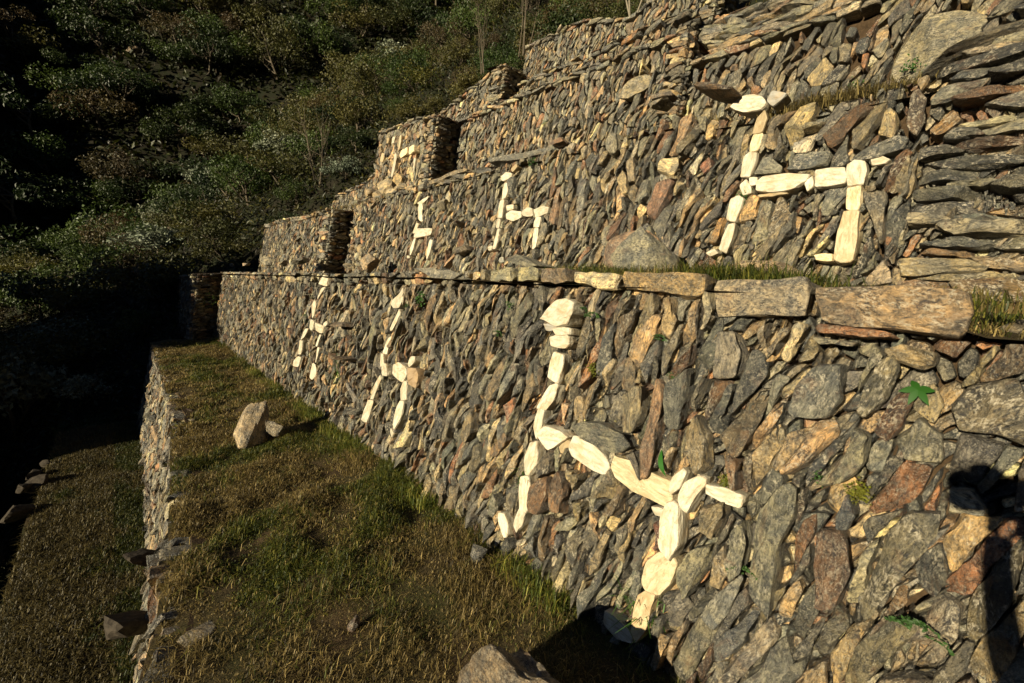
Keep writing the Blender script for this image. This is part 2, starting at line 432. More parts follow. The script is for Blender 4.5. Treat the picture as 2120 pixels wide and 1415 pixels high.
# terrace grounds
def cx(u):  # rim of the lower terrace wall, x offset
    return np.interp(u, [-4, 0, 1, 2.5, 3.4, 4.8, 6.4, 11.5, 13], [-.95, -.62, -.38, -.02, .10, .21, .34, .44, .45])
def sheet(name, xa, xb, ya, yb, z, mat, nx=10, bumpy=.03, slope=0, zf=None):
    ny = int((yb-ya)/.12); ys = np.linspace(ya, yb, ny); V = []
    for y in ys:
        a = xa(y) if callable(xa) else xa; b = xb(y) if callable(xb) else xb
        for x in np.linspace(a, b, nx): V.append((x, y, (zf(x, y) if zf else z)+slope*(x-a)))
    V = np.array(V); V[:, 2] += bumpy*fbm(V*[2.5, 2.5, 0], 3, 8)
    ii = (np.arange(ny-1)[:, None]*nx+np.arange(nx-1)[None]).ravel(); mb = MB(); mb.add(V, np.stack([ii, ii+1, ii+nx+1, ii+nx], 1))
    o = mb.build(name, mat, smooth=True); tag(o, kind='structure'); return V
GZ = {}
sheet('terrace_ground', lambda y: cx(y)-.02, 1.75, -5, 13.2, -.03, M_GROUND, 16)
sheet('terrace_ground', lambda y: -1.15-.02*(8-y)+.1*math.sin(y*1.3), lambda y: cx(y)-.2, -5, 12.6, -1.66, M_GROUND, 14)
sheet('terrace_ground', 1.78, 3.3, -5, 12.9, 1.46, M_GROUND, 12, .015, zf=lambda x, y: float(np.interp(y, [-1, .1, .4, 4, 12], [1.44, 1.46, 1.56, 1.56, 1.50])))
sheet('terrace_ground', 3.3, 5.3, -5, 8.3, 2.66, M_GROUND, 10, .02, zf=lambda x, y: 2.56 if y < 1.3 else 2.60 if y < 1.9 else 2.68)
sheet('terrace_ground', lambda y: 5.28 if y < 3.1 else 5.2, 6.5, -5, 7.0, 4.16, M_GROUND, 8, .02, zf=lambda x, y: 3.88 if y < 3.1 else 4.2)

def ridge(az0, az1, d0, d1, e1, seed, zb=-60):  # unseen dark slopes added around the scene to block sky light
    A = np.radians(np.linspace(az0, az1, 60)); T = np.linspace(0, 1, 24); V = []
    for a in A:
        for t in T:
            d = d0+(d1-d0)*t; z = zb+(d1*math.tan(R(e1(math.degrees(a))))-zb)*t; V.append((d*math.sin(a), d*math.cos(a), z))
    V = np.array(V); V[:, 2] += 9*fbm(V*.02+seed, 4, seed)*np.tile(np.linspace(.2, 1, 24), 60); ii = (np.arange(59)[:, None]*24+np.arange(23)[None]).ravel()
    mb = MB(); mb.add(V, np.stack([ii, ii+1, ii+25, ii+24], 1)); tag(mb.build('sky_block_slope', M_HILL, smooth=True), kind='structure')
ridge(115, 262, 70, 260, lambda a: 42+6*math.sin(a*.09)-max(0, a-215)*.5, 3)
ridge(262, 330, 130, 300, lambda a: 11+2*math.sin(a*.1), 5)

# ------------------------------------------------------------------ the walls
def sub(pts_list, W): return [W.poly(p) for p in pts_list]
QW = (.52, .48, .385); QT = (.38, .30, .18); QG = (.3, .29, .26)
LLB1 = [([(1126,663),(1143,645),(1165,628),(1191,624),(1210,631),(1214,652),(1203,677),(1178,679),(1153,670)],QW),
([(1141,674),(1168,677),(1169,686),(1150,688)],QG),([(1162,685),(1178,682),(1200,684),(1200,696),(1172,696)],QW),
([(1156,703),(1172,697),(1194,699),(1197,712),(1189,723),(1162,720)],QW),([(1165,733),(1184,738),(1183,753),(1173,795),(1154,784),(1159,757)],QW),
([(1153,801),(1165,795),(1170,801),(1159,830),(1145,850),(1130,845),(1141,825)],QW),([(1130,845),(1145,850),(1138,884),(1126,911),(1117,884)],QW),
([(1129,897),(1146,882),(1178,892),(1197,903),(1178,917),(1156,930)],QW),([(1173,925),(1191,911),(1196,916),(1183,939),(1174,936)],QT),
([(1194,925),(1203,904),(1235,912),(1267,944),(1277,967),(1264,979),(1235,963),(1203,944)],QW),
([(1286,942),(1321,955),(1359,977),(1407,993),(1409,1028),(1394,1049),(1359,1031),(1321,1015),(1286,990),(1277,968)],(.48,.41,.27)),
([(1404,1009),(1413,987),(1432,968),(1439,977),(1426,1003),(1410,1019)],QW),([(1426,1015),(1436,996),(1461,984),(1479,987),(1477,1003),(1456,1022),(1440,1057),(1429,1047),(1424,1031)],QW),
([(1480,1001),(1509,1007),(1550,1022),(1550,1034),(1544,1047),(1509,1034),(1477,1019)],QW),
([(1397,1038),(1410,1033),(1424,1044),(1424,1073),(1423,1120),(1405,1154),(1383,1133),(1382,1111),(1388,1066)],QW),
([(1359,1155),(1382,1136),(1410,1155),(1413,1165),(1397,1203),(1378,1227),(1353,1212),(1348,1197)],(.48,.41,.27)),
([(1337,1228),(1353,1214),(1374,1228),(1362,1260),(1348,1300),(1333,1322),(1322,1305),(1325,1270)],(.55,.43,.27)),
([(1266,1262),(1285,1270),(1322,1305),(1318,1325),(1290,1316),(1262,1285)],QW),
([(1110,917),(1127,914),(1130,933),(1127,958),(1110,982),(1100,982),(1099,955)],QW),([(1095,987),(1111,984),(1113,1009),(1110,1041),(1102,1061),(1090,1053),(1092,1015)],QW),
([(1087,1052),(1102,1061),(1092,1085),(1078,1101),(1071,1087)],QW),([(1046,1061),(1057,1063),(1064,1079),(1068,1104),(1062,1109),(1049,1079)],QW),([(1366,1046),(1392,1052),(1392,1064),(1372,1062)],QW)]
LLB2 = [([(845,597),(836,611),(817,627),(821,640),(833,637),(841,621)],QW),([(829,643),(833,653),(820,688),(815,684),(823,659)],QW),
([(823,691),(810,704),(799,735),(807,737),(810,719)],QW),([(799,735),(807,737),(805,757),(797,762)],QW),([(804,757),(815,756),(813,780),(799,778),(798,764)],QW),
([(820,758),(836,753),(855,764),(853,780),(841,793),(823,783),(817,777)],QW),([(852,756),(861,742),(869,740),(868,750),(855,761)],QW),
([(857,764),(875,767),(877,780),(868,805),(855,796)],(.33,.24,.15)),([(794,778),(798,786),(786,812),(782,828),(775,828),(780,805)],QW),
([(775,831),(782,831),(775,856),(769,877),(763,869)],QW),([(842,793),(850,791),(847,828),(836,829),(837,805)],QW),([(836,832),(845,832),(840,856),(828,891),(823,882),(829,853)],QW),([(817,888),(825,898),(820,906),(815,894)],QW)]
LLB3 = [([(680,572),(689,576),(685,595),(672,592)],QW),([(683,597),(678,605),(669,622),(667,618),(675,599)],QW),([(666,624),(667,630),(659,656),(653,662),(658,637)],QW),
([(651,664),(663,669),(661,688),(648,681)],QW),([(664,671),(680,678),(677,692),(663,688)],QW),([(680,673),(688,668),(687,676),(681,679)],QW),
([(643,684),(650,683),(642,700),(634,707)],QW),([(635,708),(640,708),(634,735),(629,735)],QW),([(627,740),(632,743),(627,762),(619,759),(620,750)],QW),
([(669,696),(675,696),(670,719),(666,719)],QW),([(666,721),(670,723),(664,751),(659,753)],QW),([(656,754),(661,754),(659,780),(654,789),(651,783)],QW)]
LLA1 = [([(1518,229),(1545,208),(1562,205),(1583,209),(1591,221),(1577,232),(1545,236)],QW),([(1592,214),(1602,194),(1631,199),(1619,211),(1604,223)],QG),
([(1571,252),(1588,234),(1592,252),(1582,278),(1561,280)],QT),([(1561,283),(1582,279),(1577,306),(1571,316),(1555,319)],(.72,.62,.42)),
([(1547,332),(1559,322),(1573,324),(1570,341),(1559,372),(1540,371)],QW),([(1557,373),(1572,374),(1571,386),(1560,388)],QW),([(1539,389),(1550,377),(1559,392),(1564,405),(1545,410)],QW),
([(1573,381),(1586,370),(1637,366),(1681,368),(1671,385),(1648,397),(1606,403),(1573,401)],QW),([(1673,385),(1687,372),(1688,391),(1677,401)],QW),
([(1691,358),(1751,353),(1756,370),(1753,385),(1693,392)],QW),([(1760,350),(1776,341),(1795,343),(1797,362),(1791,387),(1760,390)],QW),
([(1807,337),(1826,330),(1845,337),(1834,344),(1811,348)],QW),([(1573,408),(1633,404),(1637,407),(1579,413)],QT),
([(1758,395),(1789,393),(1785,432),(1780,441),(1756,437)],(.68,.57,.38)),([(1751,447),(1770,445),(1785,446),(1780,493),(1770,544),(1751,550),(1733,546),(1741,486)],(.48,.41,.27)),
([(1693,534),(1729,532),(1729,546),(1698,543)],(.7,.58,.36)),([(1522,420),(1536,412),(1546,418),(1532,464),(1513,460)],QW),([(1513,470),(1528,466),(1522,493),(1511,528),(1495,520)],QW),([(1470,528),(1486,520),(1493,528),(1478,534)],QW)]
LLA2 = [([(1044,370),(1055,361),(1067,363),(1065,372),(1048,379)],QW),([(1065,354),(1076,344),(1079,349),(1069,360)],QT),([(1049,383),(1060,379),(1053,410),(1044,417)],QW),
([(1042,420),(1050,415),(1046,453),(1037,453)],QW),([(1053,445),(1065,440),(1087,441),(1085,453),(1065,460),(1053,455)],QW),([(1055,430),(1069,427),(1069,436),(1057,439)],QW),
([(1088,439),(1101,434),(1110,436),(1110,450),(1088,449)],QW),([(1111,437),(1129,432),(1143,432),(1141,443),(1112,453)],QW),([(1037,456),(1044,457),(1041,474),(1034,474)],QW),
([(1034,476),(1041,476),(1034,517),(1027,519)],QW),([(1016,513),(1026,512),(1025,520),(1017,520)],QW),([(1118,455),(1127,453),(1122,473),(1113,473)],QW),([(1113,475),(1120,475),(1113,513),(1106,519)],QW)]
LLA3 = [([(869,423),(880,413),(889,406),(887,414),(875,427)],QW),([(873,428),(881,425),(876,459),(869,457)],QW),([(868,464),(873,466),(866,485),(862,485)],QW),
([(869,476),(885,475),(885,490),(871,494),(866,494)],QW),([(886,475),(903,476),(899,489),(887,490)],QW),([(862,498),(867,496),(859,524),(856,531),(854,517)],QW),
([(896,499),(901,499),(894,529),(889,540),(890,520)],QW),([(848,531),(853,532),(853,536),(848,536)],QW)]
LLT = [([(837,287),(842,284),(836,310),(830,317)],(.6,.5,.34)),([(836,314),(852,308),(853,324),(839,330),(834,326)],(.74,.62,.4)),([(854,308),(869,305),(871,318),(855,323)],(.74,.62,.4)),
([(830,320),(834,328),(823,363),(818,372),(816,365)],QW),([(866,330),(869,333),(862,361),(859,360)],QW),([(821,287),(826,288),(822,300),(818,299)],QW),([(811,290),(815,290),(811,300),(808,300)],QT),([(798,320),(802,321),(799,338),(795,338)],QT)]
def figure(W, root, data, label, proud=.055, cut=.05):
    mb = MB()
    for pts, col in data:
        P = W.poly(pts)
        c = np.mean(pts, 0); ps = max(np.ptp([p[0] for p in pts]), np.ptp([p[1] for p in pts]))
        A = np.array(P); cc = A-A.mean(0); ev, evec = np.linalg.eigh(cc.T@cc); a = evec[:, 1]; lean = math.degrees(math.atan2(a[0], a[1]))
        W.stone(mb, P, lean, -.007, proud*W.rs.uniform(.8, 1.25), -.06, np.array(col)*W.rs.uniform(.82, 1.05), .09, 0, 0, W.lod(A.mean(0)) if W.lod(A.mean(0)) > 1 else 2, cut, .5, True)
    o = mb.build('llama_figure', M_QZ, root); o['label'] = label; return o
def blocks(W, root, name, data, back=-.25, mat=None, label=None, proud=.05, cut=.04, rough=1.1, tilt=.08):
    for pts, col in data:
        mb = MB(); P = W.poly(pts); A = np.array(P); cc = A-A.mean(0); ev, evec = np.linalg.eigh(cc.T@cc); a = evec[:, 1]
        W.stone(mb, P, math.degrees(math.atan2(a[0], a[1])), .003, proud, back, col, tilt, 0, 0, 3 if W.lod(A.mean(0)) > 1 else 2, cut, rough)
        o = mb.build(name, mat or M_STS, root)
def stick(W, root, px, py, size, out, col, seed, roll=0, name='projecting_stone'):
    u, v = W.uv(px, py); P = W.map([(u, v, out*.35)])[0]
    M = Matrix((tuple(W.U), tuple(W.N), tuple(np.cross(W.U, W.N)))).transposed()
    Vv, T = rock((size[0], out*1.5, size[1]), seed, cuts=6, sub=3, box=.85, amp=.05); mb = MB(); mb.add(Vv, None, T, col, Vv+seed)
    o = mb.build(name, M_ST, root); o.location = P; o.rotation_euler = (M@Matrix.Rotation(R(roll), 3, 'Y')).to_euler(); return o

def V_(b): return (math.sin(R(b)), 0, math.cos(R(b)))
UY = (0, 1, 0)
# --- wall B: the long middle wall with three llamas
WB = Wall((1.57, 0, 0), (.008, 1, 0), V_(10), seed=11)
rB = empty('retaining_wall', (1.57, 0, 0)); tag(rB, 'long schist terrace wall with three white llamas, nearest the grassy path, big blocks along its top', 'wall', 'stepped dry stone terrace walls')
capB = [([(1018,562),(1046,559),(1078,558),(1078,585),(1048,589),(1018,588)],(.30,.28,.20)),([(1081,556),(1110,556),(1127,561),(1130,572),(1126,588),(1081,585)],(.31,.28,.17)),
([(1130,562),(1165,560),(1200,564),(1200,592),(1165,592),(1130,588)],(.17,.125,.085)),([(1203,567),(1250,569),(1302,573),(1298,603),(1250,600),(1203,592)],(.52,.43,.28)),
([(1304,571),(1400,573),(1478,576),(1470,622),(1440,622),(1360,607),(1304,599)],(.24,.17,.085)),
([(1488,587),(1580,582),(1680,577),(1692,600),(1684,662),(1580,661),(1490,655)],(.26,.22,.17)),
([(1700,598),(1780,596),(1900,597),(2012,602),(2020,645),(2002,706),(1900,693),(1790,680),(1712,670),(1697,640)],(.24,.17,.105)),
([(862,559),(900,558),(940,562),(968,572),(948,584),(905,578)],(.16,.155,.14)),([(1006,560),(1015,560),(1014,584),(1006,582)],(.2,.17,.12))]
spB = [([(1200,882),(1225,872),(1265,878),(1310,900),(1332,925),(1302,939),(1265,925),(1215,900)],(.13,.13,.11)),
([(1632,752),(1625,735),(1645,705),(1668,670),(1688,672),(1680,690),(1655,735),(1640,757)],(.46,.39,.27)),
([(1600,735),(1620,700),(1640,680),(1655,680),(1632,712),(1612,740)],(.2,.16,.11)),
([(1697,673),(1780,680),(1855,693),(1872,706),(1800,708),(1700,690)],(.24,.11,.05)),
([(1690,700),(1790,712),(1780,722),(1700,716)],(.22,.2,.15)),([(1830,722),(1880,712),(1955,735),(1945,760),(1910,770),(1850,745)],(.22,.17,.10)),
([(1648,865),(1662,800),(1698,756),(1755,748),(1760,830),(1725,866)],(.12,.125,.125)),([(1565,1120),(1580,1050),(1640,985),(1662,1000),(1658,1060),(1625,1140),(1607,1280),(1562,1230)],(.17,.165,.13)),
([(1492,785),(1500,690),(1540,690),(1555,735),(1540,790)],(.17,.155,.14)),([(1345,797),(1308,815),(1305,895),(1330,895),(1352,850)],(.24,.205,.14)),
([(1348,1000),(1345,930),(1358,870),(1372,780),(1392,800),(1385,880),(1372,960),(1362,985)],(.26,.16,.10)),
([(1447,880),(1462,855),(1484,910),(1478,970),(1455,985),(1435,940)],(.2,.16,.10)),([(1392,800),(1445,755),(1440,820),(1420,890),(1395,880)],(.09,.095,.095)),
([(1738,1060),(1765,1015),(1785,1060),(1765,1095),(1742,1092)],(.075,.085,.1)),([(1695,1090),(1760,1090),(1775,1180),(1745,1255),(1700,1250),(1690,1150)],(.10,.06,.04)),
([(1460,1045),(1518,1033),(1520,1060),(1492,1115),(1470,1090)],(.17,.14,.09)),([(1420,1170),(1440,1130),(1490,1118),(1480,1165),(1440,1235),(1412,1205)],(.2,.19,.14)),
([(1512,1160),(1530,1090),(1555,1075),(1562,1110),(1548,1180),(1520,1200)],(.18,.175,.14)),([(1113,1060),(1110,1000),(1140,985),(1148,1020),(1135,1065)],(.16,.085,.04)),
([(1150,1060),(1155,1010),(1175,970),(1190,1010),(1175,1065)],(.15,.085,.045)),([(1370,1140),(1373,1075),(1388,1068),(1384,1130)],(.12,.045,.03)),([(1520,960),(1525,935),(1545,950),(1540,1015),(1530,1015)],(.2,.12,.07)),
([(1345,1000),(1320,950),(1310,940),(1334,930),(1345,958)],(.11,.10,.09)),([(970,905),(978,860),(990,850),(990,895),(980,920)],(.22,.17,.10)),
([(1835,745),(1860,735),(1870,760),(1845,830),(1790,870),(1775,855),(1800,790)],(.19,.165,.11)),([(1905,860),(1960,900),(1960,960),(1880,950),(1850,910)],(.17,.16,.12)),([(1700,1000),(1730,960),(1770,925),(1775,880),(1812,900),(1800,960),(1745,1000)],(.19,.18,.13)),
([(1970,850),(2020,800),(2110,780),(2160,850),(2150,930),(2040,900),(1990,890)],(.11,.095,.07)),([(1962,1005),(2020,1010),(2050,1050),(2040,1065),(1970,1060)],(.4,.37,.3))]
figs = [LLB1, LLB2, LLB3]
allp = [p for f in figs for p, c in f]+[p for p, c in capB]+[p for p, c in spB]
WB.reserve(sub(allp, WB))
vBtop = prof((-5, 1.45), (.15, 1.48), (.35, 1.56), (3, 1.57), (13, 1.50))
mb = MB(); WB.core(mb, -5, 12.7, -.25, vBtop)
st1 = pack(-2.6, .9, -.2, 1.65, .050, .25, -17, WB.rs, jit=.46, wvar=.45, wob=10, wa=.4)+pack(.9, 2.2, -.2, 1.65, .043, .19, -16, WB.rs, jit=.46, wvar=.6, wob=10, wa=.7); st2 = pack(2.2, 4.4, -.2, 1.65, .036, .17, -15, WB.rs, jit=.46, wvar=.6); st3 = pack(4.4, 12.7, -.2, 1.65, .028, .16, -15, WB.rs, jit=.45, wvar=.5)
vBm = prof((-5, 1.45), (.15, 1.47), (.35, 1.57), (2.4, 1.57), (3.5, 1.53), (6, 1.48), (13, 1.46))
for s_ in (st1, st2, st3): WB.fill(mb, s_, vBm, thick=(.012, .06))
bk = pack(-2.6, 9, -.2, 1.6, .034, .085, -25, WB.rs); WB.fill(mb, bk, vBm, thick=(-.03, .0), back=-.1, rimclip=False, lodoff=-1)
cp = [(q, l_) for q, l_ in pack(1.6, 12.7, 1.40, 1.75, .10, .075, 0, WB.rs, jit=.3, wvar=.5) if centroid(q)[1] > vBm(centroid(q)[0])-.005]; WB.fill(mb, cp, prof((-5, 1.66), (3, 1.64), (5, 1.60), (13, 1.56)), thick=(.03, .07), back=-.15)
for p, c in spB:
    P = WB.poly(p); A = np.array(P); cc = A-A.mean(0); ev, evec = np.linalg.eigh(cc.T@cc); a = evec[:, 1]
    WB.stone(mb, P, math.degrees(math.atan2(a[0], a[1])), .004, .065, -.08, np.array(c), .08, 0, 0, 3, .08, 1.0, True)
o = mb.build('stonework', [M_ST, M_SOIL], rB)
figure(WB, rB, LLB1, 'large white quartz llama, nearest of the three in this wall')
figure(WB, rB, LLB2, 'middle white quartz llama with a brown rump stone')
figure(WB, rB, LLB3, 'small far white quartz llama near the left end')
blocks(WB, rB, 'coping_stone', capB)
stick(WB, rB, 728, 676, (.2, .08), .22, (.12, .08, .05), 3); stick(WB, rB, 742, 746, (.2, .06), .26, (.15, .1, .06), 4, 5); stick(WB, rB, 740, 852, (.16, .07), .16, (.1, .1, .1), 5)
stick(WB, rB, 1543, 932, (.06, .045), .06, (.28, .25, .17), 6)

# --- wall A: the upper wall with the big llama
WA = Wall((3.08, 0, 1.48), UY, V_(12), seed=21)
rA = empty('retaining_wall', (3.08, 0, 1.48)); tag(rA, 'upper schist terrace wall with three white llamas behind the ledge of boulders', 'wall', 'stepped dry stone terrace walls')
spA = [([(1367,345),(1380,335),(1412,330),(1411,350),(1400,370),(1367,362)],(.5,.41,.26)),([(1455,350),(1475,328),(1482,350),(1463,370)],(.24,.10,.06)),
([(1345,445),(1372,380),(1400,375),(1385,420),(1362,458)],(.22,.12,.08)),([(1820,290),(1830,240),(1847,228),(1862,240),(1860,280),(1850,300)],(.46,.36,.2)),
([(1630,360),(1650,325),(1733,320),(1715,345),(1670,358)],(.13,.135,.13)),([(1758,342),(1790,318),(1860,290),(1892,293),(1875,315),(1810,337)],(.13,.13,.12)),([(1565,370),(1585,335),(1600,330),(1625,352),(1620,368)],(.17,.17,.15)),
([(1476,511),(1497,455),(1511,453),(1493,509)],(.34,.2,.08)),([(1286,375),(1296,355),(1305,370),(1308,405),(1298,410)],(.4,.31,.18)),([(1262,295),(1272,280),(1290,282),(1290,310),(1278,325),(1264,320)],(.22,.2,.15)),
([(1925,280),(1980,235),(1998,255),(1960,285),(1935,290)],(.3,.17,.06)),([(1880,240),(1890,200),(1905,190),(1920,210),(1915,260),(1895,290),(1880,275)],(.09,.06,.04)),
([(1785,400),(1800,440),(1830,520),(1840,400)],(.15,.13,.10)),([(1145,465),(1158,390),(1166,385),(1160,470)],(.25,.15,.09)),([(1305,340),(1320,330),(1322,380),(1307,385)],(.23,.19,.14)),
([(1025,340),(1060,326),(1105,314),(1140,302),(1143,309),(1080,335),(1027,347)],(.12,.12,.115)),([(890,378),(930,364),(975,352),(978,358),(930,373),(893,385)],(.2,.16,.11)),([(1146,300),(1170,288),(1175,297),(1150,307)],(.2,.12,.08))]
WA.reserve(sub([p for f in (LLA1, LLA2, LLA3) for p, c in f]+[p for p, c in spA], WA))
def zt(h, W=WA, b=12): return (EYE+h-W.O[2])/math.cos(R(b))
vA = prof((-5, zt(1.35)), (.05, zt(1.3)), (.32, zt(1.28)), (.40, zt(.98)), (1.2, zt(.95)), (1.6, zt(1.02)), (2.0, zt(1.12)), (2.4, zt(1.06)), (2.9, zt(1.12)), (8.2, zt(1.12)))
mb = MB(); WA.core(mb, -5, 8.3, -.1, vA)
PH = PALW*np.array([1.3, 1, .9, .5, 1.8, .6, .4, .2, 1.2])
WA.fill(mb, pack(-3.0, .5, -.05, 1.7, .055, .28, 88, WA.rs, jit=.4, wvar=.4), vA, thick=(.02, .08), pal=PH)
WA.fill(mb, pack(.5, 2.2, -.05, 1.7, .047, .20, -19, WA.rs, jit=.46, wvar=.65), vA, thick=(.015, .07))
WA.fill(mb, pack(2.2, 4.2, -.05, 1.7, .041, .16, -14, WA.rs, jit=.46, wvar=.6), vA, thick=(.015, .06))
WA.fill(mb, pack(4.2, 7.4, -.05, 1.23, .036, .15, -16, WA.rs, jit=.45, wvar=.5), vA, thick=(.015, .05)); WA.fill(mb, pack(7.4, 8.3, -.05, 1.23, .07, .10, 20, WA.rs, wvar=.5), vA, thick=(.02, .07), pal=PALW*np.array([.6, 1, 1.3, 2.2, .5, 1, 1, 2, 1]))
WA.fill(mb, pack(4.2, 8.3, 1.23, 1.35, .05, .22, 89, WA.rs), vA, thick=(.03, .07)); WA.fill(mb, pack(-2, 5, -.05, 1.6, .036, .08, -20, WA.rs), vA, thick=(-.025, .005), back=-.1, lodoff=-1)
for p, c in spA:
    P = WA.poly(p); A = np.array(P); cc = A-A.mean(0); ev, evec = np.linalg.eigh(cc.T@cc); a = evec[:, 1]
    WA.stone(mb, P, math.degrees(math.atan2(a[0], a[1])), .004, .065, -.08, np.array(c), .08, 0, 0, 3, .08, 1.0, True)
mb.build('stonework', [M_ST, M_SOIL], rA)
figure(WA, rA, LLA1, 'big white quartz llama with long blocky body, nearest of the three'); figure(WA, rA, LLA2, 'middle white quartz llama with a rounded head stone'); figure(WA, rA, LLA3, 'small white quartz llama beside the tumbled stones')
for a in ((925, 427, (.24, .1), .12, (.2, .18, .14), 7, 10), (957, 467, (.17, .06), .16, (.1, .09, .08), 8, 0), (970, 522, (.2, .1), .18, (.11, .09, .07), 9, 10), (1503, 207, (.34, .05), .22, (.14, .09, .055), 10, -22), (1368, 222, (.2, .07), .14, (.26, .23, .19), 12, 0), (1690, 265, (.12, .06), .1, (.25, .22, .15), 13, 0), (1372, 208, (.26, .05), .1, (.17, .13, .1), 14, -8)):
    stick(WA, rA, *a[:6], roll=a[6])
# narrow slot of the flying stair shadow
# --- projecting left section of wall A
def corner(W, mb, u, v0, v1, width=.28, pal=PALW):
    W.fill(mb, pack(u, u+width, v0, v1, .055, .19, 89, W.rs, jit=.3), None, thick=(.035, .07), pal=pal, lodoff=1)
def endwall(O, depth, v1f, batter, seed, splay=12, parent=None, zdir=None):
    """face turned towards the camera that closes a projecting section; O is its foot at the outer corner"""
    a = R(splay); U = (math.cos(a), math.sin(a)*1.0, 0)
    W = Wall(O, U, (math.sin(R(batter)), 0, math.cos(R(batter))), seed=seed)
    if W.N[1] > 0: W.flip()
    mb = MB(); W.core(mb, 0, depth, -.1, v1f, d=-.04)
    W.fill(mb, pack(0, depth, -.05, 3, .05, .17, 88, W.rs), v1f, thick=(.02, .05), lodoff=1)
    mb.build('end_face', [M_ST, M_SOIL], parent); return W
def section(label, O, u0, u1, v1f, batter, seed, w=.042, l=.14, lean=-16, end=None, quoin=True, coping=True, capt=None, splay=12, pal=PALW, extra=None):
    W = Wall(O, UY, V_(batter), seed=seed); r = empty('retaining_wall', (O[0], u0, O[2])); tag(r, label, 'wall', 'stepped dry stone terrace walls')
    mb = MB(); W.core(mb, u0, u1, -.15, v1f)
    if extra: W.reserve(sub([p for p, c in extra], W))
    q0 = u0+.25 if quoin else u0
    vm = (lambda u: v1f(u)-.07) if coping else v1f
    W.fill(mb, pack(q0, u1, -.1, 3.2, w, l, lean, W.rs, wvar=.4), vm, thick=(.012, .05), pal=pal)
    if quoin: W.fill(mb, pack(u0, q0, -.1, 3.2, .06, .2, 89, W.rs, jit=.3), vm, thick=(.03, .06), lodoff=1)
    if coping:
        W.fill(mb, pack(u0, u1, -.1, 3.2, .045, .24, 89, W.rs, jit=.3), lambda u: v1f(u), thick=(.03, .07), rimclip=False) if False else None
        cps = [(q, ln) for q, ln in pack(u0, u1, 0, 3.2, .05, .2, 89, W.rs, jit=.3) if vm(centroid(q)[0])-.01 < centroid(q)[1]]
        W.fill(mb, cps, v1f, thick=(.04, .08), back=-.2, rimclip=False)
    if extra:
        for p, c in extra:
            P = W.poly(p); A = np.array(P); cc = A-A.mean(0); ev, evec = np.linalg.eigh(cc.T@cc); a = evec[:, 1]
            W.stone(mb, P, math.degrees(math.atan2(a[0], a[1])), .004, .07, -.08, np.array(c), .05, 0, 0, 3, .15, .5)
    mb.build('stonework', [M_ST, M_SOIL], r)
    if end:
        endwall((O[0], u0+.0, O[2]), end, lambda u: v1f(u0), batter, seed+50, splay, r)
    return W, r
def vt(h, z0, b): return (EYE+h-z0)/math.cos(R(b))
WA2, rA2 = section('low projecting terrace wall section at the far left behind loose stones, with grass on top', (2.66, 0, 1.48), 8.05, 12.5, prof((8, vt(.98, 1.48, 12)), (9, vt(.95, 1.48, 12)), (10.5, vt(1.02, 1.48, 12)), (12.5, vt(1.0, 1.48, 12))), 12, 31, w=.036, l=.14, end=1.0)

# --- wall E main, tower, right part
bigslab = [([(1838,168),(1845,135),(1860,100),(1890,62),(1930,35),(1985,25),(2030,32),(2068,50),(2062,90),(2015,130),(1960,165),(1900,178)],(.22,.2,.145))]
exE = bigslab+[([(1284,208),(1300,175),(1345,152),(1354,168),(1340,190),(1310,212)],(.27,.23,.155)),([(1770,115),(1780,80),(1805,78),(1800,105),(1790,120)],(.055,.06,.068)),([(1785,140),(1787,118),(1802,112),(1800,130),(1792,152)],(.24,.11,.05)),
([(1750,85),(1762,60),(1778,60),(1770,85)],(.06,.065,.07)),([(1802,110),(1840,80),(1845,95),(1822,125)],(.24,.22,.17))]
WE, rE = section('third terrace wall up, plain leaning schist behind the llama walls', (4.78, 0, 2.62), 2.86, 8.6, prof((2.6, vt(2.5, 2.62, 11)), (3.5, vt(2.62, 2.62, 11)), (8.6, vt(2.66, 2.62, 11))), 11, 41, w=.043, l=.15, lean=-17, quoin=True, end=.5, extra=exE[1:2])
WE2, rE2 = section('third terrace wall right part holding one huge smooth slab', (4.88, 0, 2.5), -4, 3.0, prof((-4, vt(2.45, 2.5, 11)), (.6, vt(2.45, 2.5, 11)), (1.2, vt(2.24, 2.5, 11)), (3.0, vt(2.26, 2.5, 11))), 11, 42, w=.062, l=.18, lean=-20, quoin=False, extra=exE[:1]+exE[2:])
WT, rT = section('square projecting tower of pale stones with a small llama, dark on its right side', (4.22, 0, 2.62), 7.25, 9.55, prof((7.2, vt(2.62, 2.62, 11)), (9.6, vt(2.83, 2.62, 11))), 11, 43, w=.07, l=.14, lean=-12, end=1.0, pal=PALW*np.array([.6, 1, 1.2, 2, .5, 1.2, 1, 2.5, 1]), extra=[(p, c) for p, c in LLT[:0]])
figure(WT, rT, LLT, 'small pale llama on the tower face', .07)
WE3, rE3 = section('ruined low stretch of wall stepping down left of the tower', (4.3, 0, 2.4), 9.6, 12.4, prof((9.6, 1.36), (10.0, 1.2), (10.4, 1.1), (11.0, 1.12), (11.9, 1.05), (12.4, .85)), 11, 44, w=.046, l=.14, quoin=False)
